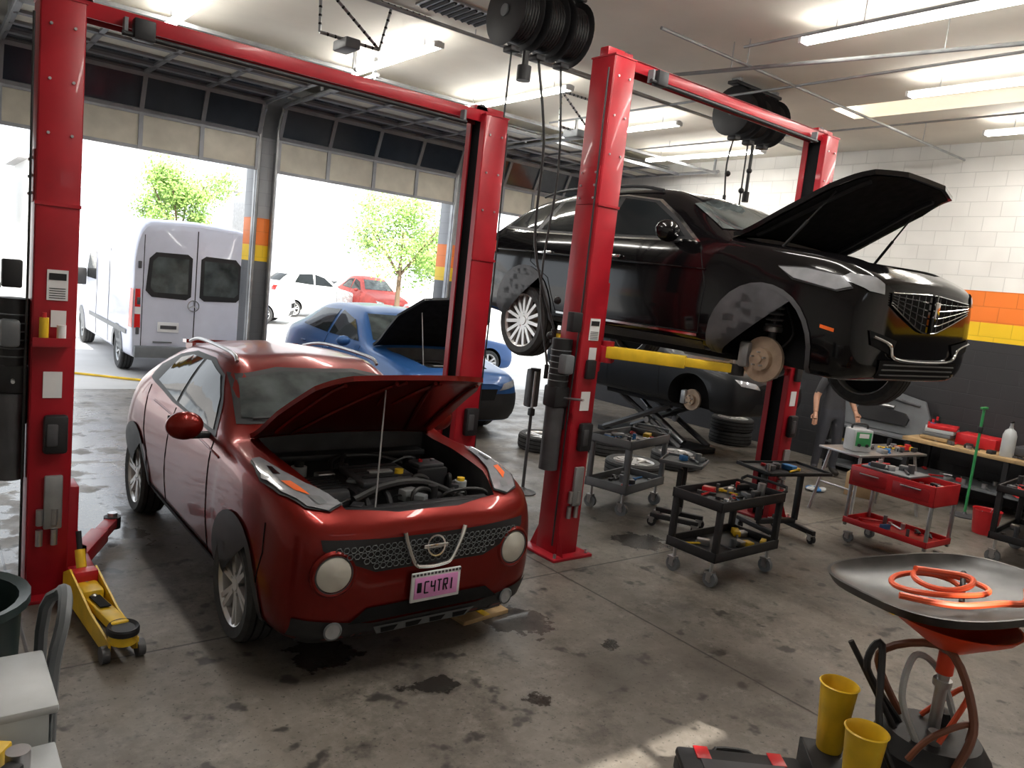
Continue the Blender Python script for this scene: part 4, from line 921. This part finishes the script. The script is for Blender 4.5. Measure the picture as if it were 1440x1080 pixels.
for k,(x,y,a) in enumerate(((8.75,3.75,.3),(6.2,2.6,-.4))):
    b=MB('floor_tag');b.box((0,0,.004),(.16,.12,.008),YEL,bev=.002);b.box((0,0,.009),(.1,.02,.002),BLK);b.done((x,y,0),a)
b=MB('shop_rag');
for k in range(9): a=k*.7;b.ball((.1*cos(a)*(.4+.08*k),.1*sin(a)*(.4+.08*k),.03),.055,LGR if k%3 else BLUE,(1.2,.8,.5))
b.done((9.35,5.2,0))
# ------------------------------------------------------------ foreground right : oil drain
b=MB('oil_drain')
tp=[]
for i in range(40):
    a=2*pi*i/40;e=3.2;cx_=abs(cos(a))**(2/e)*(1 if cos(a)>0 else -1);sy_=abs(sin(a))**(2/e)*(1 if sin(a)>0 else -1);tp.append((cx_,sy_))
vs=[];fs=[]
prof=[(.05,1.00),(.20,1.015),(.36,1.04),(.47,1.075),(.50,1.105),(.515,1.105),(.485,1.06),(.37,1.02),(.05,.98)]
for r,z in prof:
    for u,v in tp: vs.append((u*r*1.03,v*r*.80,z+.06*u*r-.04*v*r))
n=40
for i in range(len(prof)-1):
    for j in range(n): fs.append((i*n+j,i*n+(j+1)%n,(i+1)*n+(j+1)%n,(i+1)*n+j))
fs.append(tuple(range(n)))
TRAY=mat('tray_black_oily',(.03,.028,.027),.35,noise=.6,ns=9)
b.raw(vs,fs,TRAY,Matrix.Translation(V((.08,.10,0))))
b.lathe([(.04,.84),(.055,.86),(.24,.97),(.26,.985),(.27,.985),(.25,.96),(.065,.84)],ORR)
b.cyl((0,0,.42),(0,0,.86),.026,STL);b.cyl((0,0,.72),(0,0,.82),.036,ORR);b.cyl((0,0,.66),(0,0,.69),.04,STL)
b.lathe([(.001,.06),(.22,.06),(.25,.10),(.25,.36),(.20,.43),(.001,.44)],BLK)
b.box((0,0,.05),(.5,.46,.05),ORR,bev=.01)
for s in(1,-1):
    for t in(1,-1): b.caster(s*.22,t*.2,.03)
BH=mat('brown_hose',(.18,.06,.03),.4)
b.tube([(-.15,-.05,.43),(-.22,.0,.62),(-.12,.06,.78),(.03,.05,.70),(.12,0,.48)],.015,LGR,n=6)
b.tube([(-.1,.1,.43),(-.32,.12,.70),(-.28,.1,.82),(-.34,-.02,.50),(-.28,-.1,.30)],.016,HOSE,n=6)
b.tube([(.1,-.1,.44),(-.02,-.18,.58),(-.2,-.16,.52),(-.26,-.12,.4)],.014,BH,n=6)
b.tube([(.05,.12,.44),(.18,.05,.60),(.05,-.1,.66),(-.1,-.12,.46)],.012,OHOSE,n=6)
b.tube([(-.05,.15,.44),(-.18,.2,.72),(-.06,-.04,.86),(-.02,-.2,.60),(-.1,-.22,.40)],.018,BH,n=6)
b.cyl((.1,.05,.44),(.1,.05,.50),.04,BLK);b.cyl((-.08,-.08,.43),(-.08,-.08,.49),.03,STL);b.cyl((-.16,.06,.42),(-.34,.22,.78),.014,HOSE)
co_=[]
for i in range(52):
    t=i*.42;rr=.165+.05*sin(t*.37);co_.append((-.02+rr*1.05*cos(t)+.03*sin(t*.21),.10+rr*.72*sin(t)+.03*cos(t*.3),1.075+.0022*i+.010*sin(t*1.7)))
b.tube(co_[:36],.013,OHOSE,n=2);b.tube([(-.34,-.0,1.10),(-.16,-.12,1.10),(.05,-.16,1.12),(.22,-.14,1.11),(.34,-.05,1.13)],.015,OHOSE,n=4);b.cyl((.0,-.02,1.06),(.22,.18,1.12),.012,BLK)
b.done((3.70,1.30,0),-.35)
b=MB('fluid_crate');b.tray((0,0,0),.54,.24,.2,BLK,.015);b.box((0,0,.19),(.52,.22,.02),BLK);b.done((3.36,1.52,0),.78)
for (x,y,a) in((3.50,1.66,0),(3.22,1.38,1)):
    b=MB('yellow_measuring_pail');b.lathe([(.001,0),(.055,0),(.06,.01),(.085,.33),(.092,.335),(.086,.34),(.08,.33),(.055,.02),(.001,.02)],YEL);b.tube([(.07,0,.10),(.12,0,.12),(.12,0,.26),(.085,0,.28)],.009,YEL,n=3);b.done((x,y,.2),a)
b=MB('tool_case');b.box((0,0,.05),(.60,.36,.08),BLK,bev=.02);b.box((0,0,.105),(.60,.36,.05),BLK,bev=.02)
for s in(-.18,.18): b.box((s,.185,.09),(.05,.015,.07),PRED,bev=.004);b.box((s,.13,.132),(.07,.1,.008),PRED,bev=.003)
b.tube([(-.09,.18,.08),(-.08,.24,.09),(.08,.24,.09),(.09,.18,.08)],.012,BLK,n=3);b.box((0,-.02,.132),(.4,.2,.008),GRYP,bev=.003);b.done((3.06,1.80,0),-.66)
# ------------------------------------------------------------ foreground left
b=MB('trash_bin');b.lathe([(.001,0),(.17,0),(.19,.05),(.23,.98),(.255,.99),(.255,1.02),(.22,1.01),(.18,.06),(.001,.05)],mat('bin_dark',(.02,.035,.035),.4));b.done((.08,3.0,0))
b=MB('creeper_handle')
b.tube([(0,-.14,0),(0,-.14,.75),(.03,-.13,.98),(.05,-.03,1.03),(.05,.08,1.0),(0,.12,.85),(0,.12,0)],.022,GRY,n=4);b.box((0,-.01,.7),(.03,.26,.05),GRY,bev=.008);b.done((.37,2.88,0))
b=MB('plastic_tote');b.tray((0,0,0),.5,.34,.90,mat('tote_translucent',(.50,.53,.54),.3),.012);b.box((0,0,.89),(.53,.37,.03),LGR,bev=.01);b.box((0,0,.5),(.47,.31,.75),GRY);b.done((.08,2.56,0))
b=MB('work_stand');b.box((0,0,.80),(.7,.6,.04),LGR,bev=.006)
for s in(1,-1):
    for t in(1,-1): b.box((s*.3,t*.25,.39),(.05,.05,.78),GRY)
b.clutter(.0,.3,-.2,.25,.82,9,71);b.cyl((.25,.2,.82),(.25,.2,.88),.03,STL);b.box((.2,.05,.83),(.14,.03,.02),mat('purple',(.3,.02,.4),.4));b.done((-.02,2.03,0))
# ------------------------------------------------------------ mechanic
def skinmesh(verts,edges,rad,root=0,sub=2):
    me=bpy.data.meshes.new('sk');me.from_pydata(verts,edges,[]);o=bpy.data.objects.new('sk',me);S.collection.objects.link(o)
    md=o.modifiers.new('s','SKIN');md.use_smooth_shade=True
    for i,r in enumerate(rad):
        sv=me.skin_vertices[0].data[i];sv.radius=r if isinstance(r,tuple) else (r,r);sv.use_root=(i==root)
    m2=o.modifiers.new('u','SUBSURF');m2.levels=sub;m2.render_levels=sub
    dg=bpy.context.evaluated_depsgraph_get();e=bpy.data.meshes.new_from_object(o.evaluated_get(dg))
    r=([v.co.copy() for v in e.vertices],[tuple(p.vertices) for p in e.polygons]);bpy.data.objects.remove(o);return r
def mechanic(loc,rz):
    b=MB('mechanic')
    sh=mat('shirt_black',(.045,.046,.052),.85);pa=mat('pants_dark',(.05,.053,.065),.9);boot=mat('boot',(.02,.015,.012),.5);hair=mat('hair_dark',(.015,.01,.008),.7)
    vs=[(0,0,.96),(0,.01,1.14),(0,.02,1.33),(0,.01,1.45),(0,-.01,1.52),
        (.17,.01,1.40),(.25,.03,1.14),(.25,-.16,.97),(-.17,.01,1.40),(-.26,.03,1.13),(-.30,-.10,.90),
        (.09,0,.88),(.11,-.02,.49),(.12,.02,.10),(.14,-.15,.045),(-.09,0,.88),(-.12,.0,.49),(-.14,.04,.10),(-.17,-.13,.045)]
    ed=[(0,1),(1,2),(2,3),(3,4),(3,5),(5,6),(6,7),(3,8),(8,9),(9,10),(0,11),(11,12),(12,13),(13,14),(0,15),(15,16),(16,17),(17,18)]
    rd=[(.16,.12),(.15,.115),(.165,.12),(.10,.085),.058,.072,.048,.033,.072,.048,.033,.105,.072,.052,.045,.105,.072,.052,.045]
    v,f=skinmesh(vs,ed,rd)
    ms=[sh,pa,SKIN,boot];idx=[b.mi(m) for m in ms];mis=[]
    for p in f:
        c=sum((v[i] for i in p),V())/len(p)
        arm=abs(c.x)>.20 and c.z>.85
        if c.z<.12: mis.append(idx[3])
        elif c.z<.98 and not arm: mis.append(idx[1])
        elif (arm and c.z<1.19) or c.z>1.49: mis.append(idx[2])
        else: mis.append(idx[0])
    b.raw(v,f,None,mis=mis)
    b.ball((0,-.03,1.645),.105,SKIN,(.80,.92,1.18),3);b.ball((0,-.005,1.675),.108,hair,(.84,.93,1.10),3)
    b.ball((0,-.122,1.635),.018,SKIN,(.8,1,1.3));b.box((0,-.115,1.595),(.045,.01,.01),mat('lips',(.35,.12,.1),.5),bev=.003)
    for s in(1,-1):
        b.ball((s*.034,-.108,1.665),.012,WHT);b.ball((s*.034,-.118,1.665),.006,DRK);b.ball((s*.088,-.01,1.64),.025,SKIN,(.4,.8,1.2));b.box((s*.034,-.112,1.685),(.035,.012,.006),hair)
    for s,w in((1,V((.25,-.16,.97))),(-1,V((-.30,-.10,.90)))):
        d=(w-V((s*.25,.03,1.14))).normalized()
        b.cyl(w-d*.01,w+d*.09,.030,SKIN,.034,seg=12)
        side=V((0,0,1)).cross(d).normalized()
        for k,(o_,L) in enumerate(((-.027,.065),(-.009,.078),(.009,.074),(.027,.056))):
            p=w+d*.085+side*o_;q=p+d*L*.5-V((0,0,.008));r_=q+d*L*.35-V((0,0,.025))
            b.tube([p-d*.02,p,q,r_],.009,SKIN,n=3,seg=8)
        b.tube([w+d*.02+side*.03*s,w+d*.05+side*.05*s,w+d*.085+side*.048*s],.010,SKIN,n=3)
    return b.done(loc,rz,ang=80)
mechanic((10.45,5.72,.0),radians(-35))
# ------------------------------------------------------------ lights, world, camera
w=bpy.data.worlds.new('sky');S.world=w;w.use_nodes=True
bgn=w.node_tree.nodes['Background'];bgn.inputs[0].default_value=(.88,.94,1,1);bgn.inputs[1].default_value=2.1
sun=bpy.data.lights.new('sun','SUN');sun.energy=9;sun.angle=.01;sun.color=(1,.95,.86)
so=bpy.data.objects.new('sun',sun);S.collection.objects.link(so);so.rotation_euler=V((-.1,-.68,.72)).to_track_quat('Z','Y').to_euler()
th=math.atan(140.2/1080);F=V((.6211,.7837,0));R=V((.7837,-.6211,0));U=V((0,0,1))
fw=F*cos(th)-U*sin(th);up0=F*sin(th)+U*cos(th)
cx=R*.99407+up0*.10868;cy=-R*.10868+up0*.99407
cam=bpy.data.cameras.new('cam');cam.lens=27;cam.sensor_width=36;cam.clip_end=300
co=bpy.data.objects.new('camera',cam);S.collection.objects.link(co)
Mx=Matrix((cx,cy,-fw)).transposed().to_4x4();Mx.translation=V((0,0,2.25));co.matrix_world=Mx
S.camera=co
S.view_settings.view_transform='Standard';S.view_settings.exposure=.25
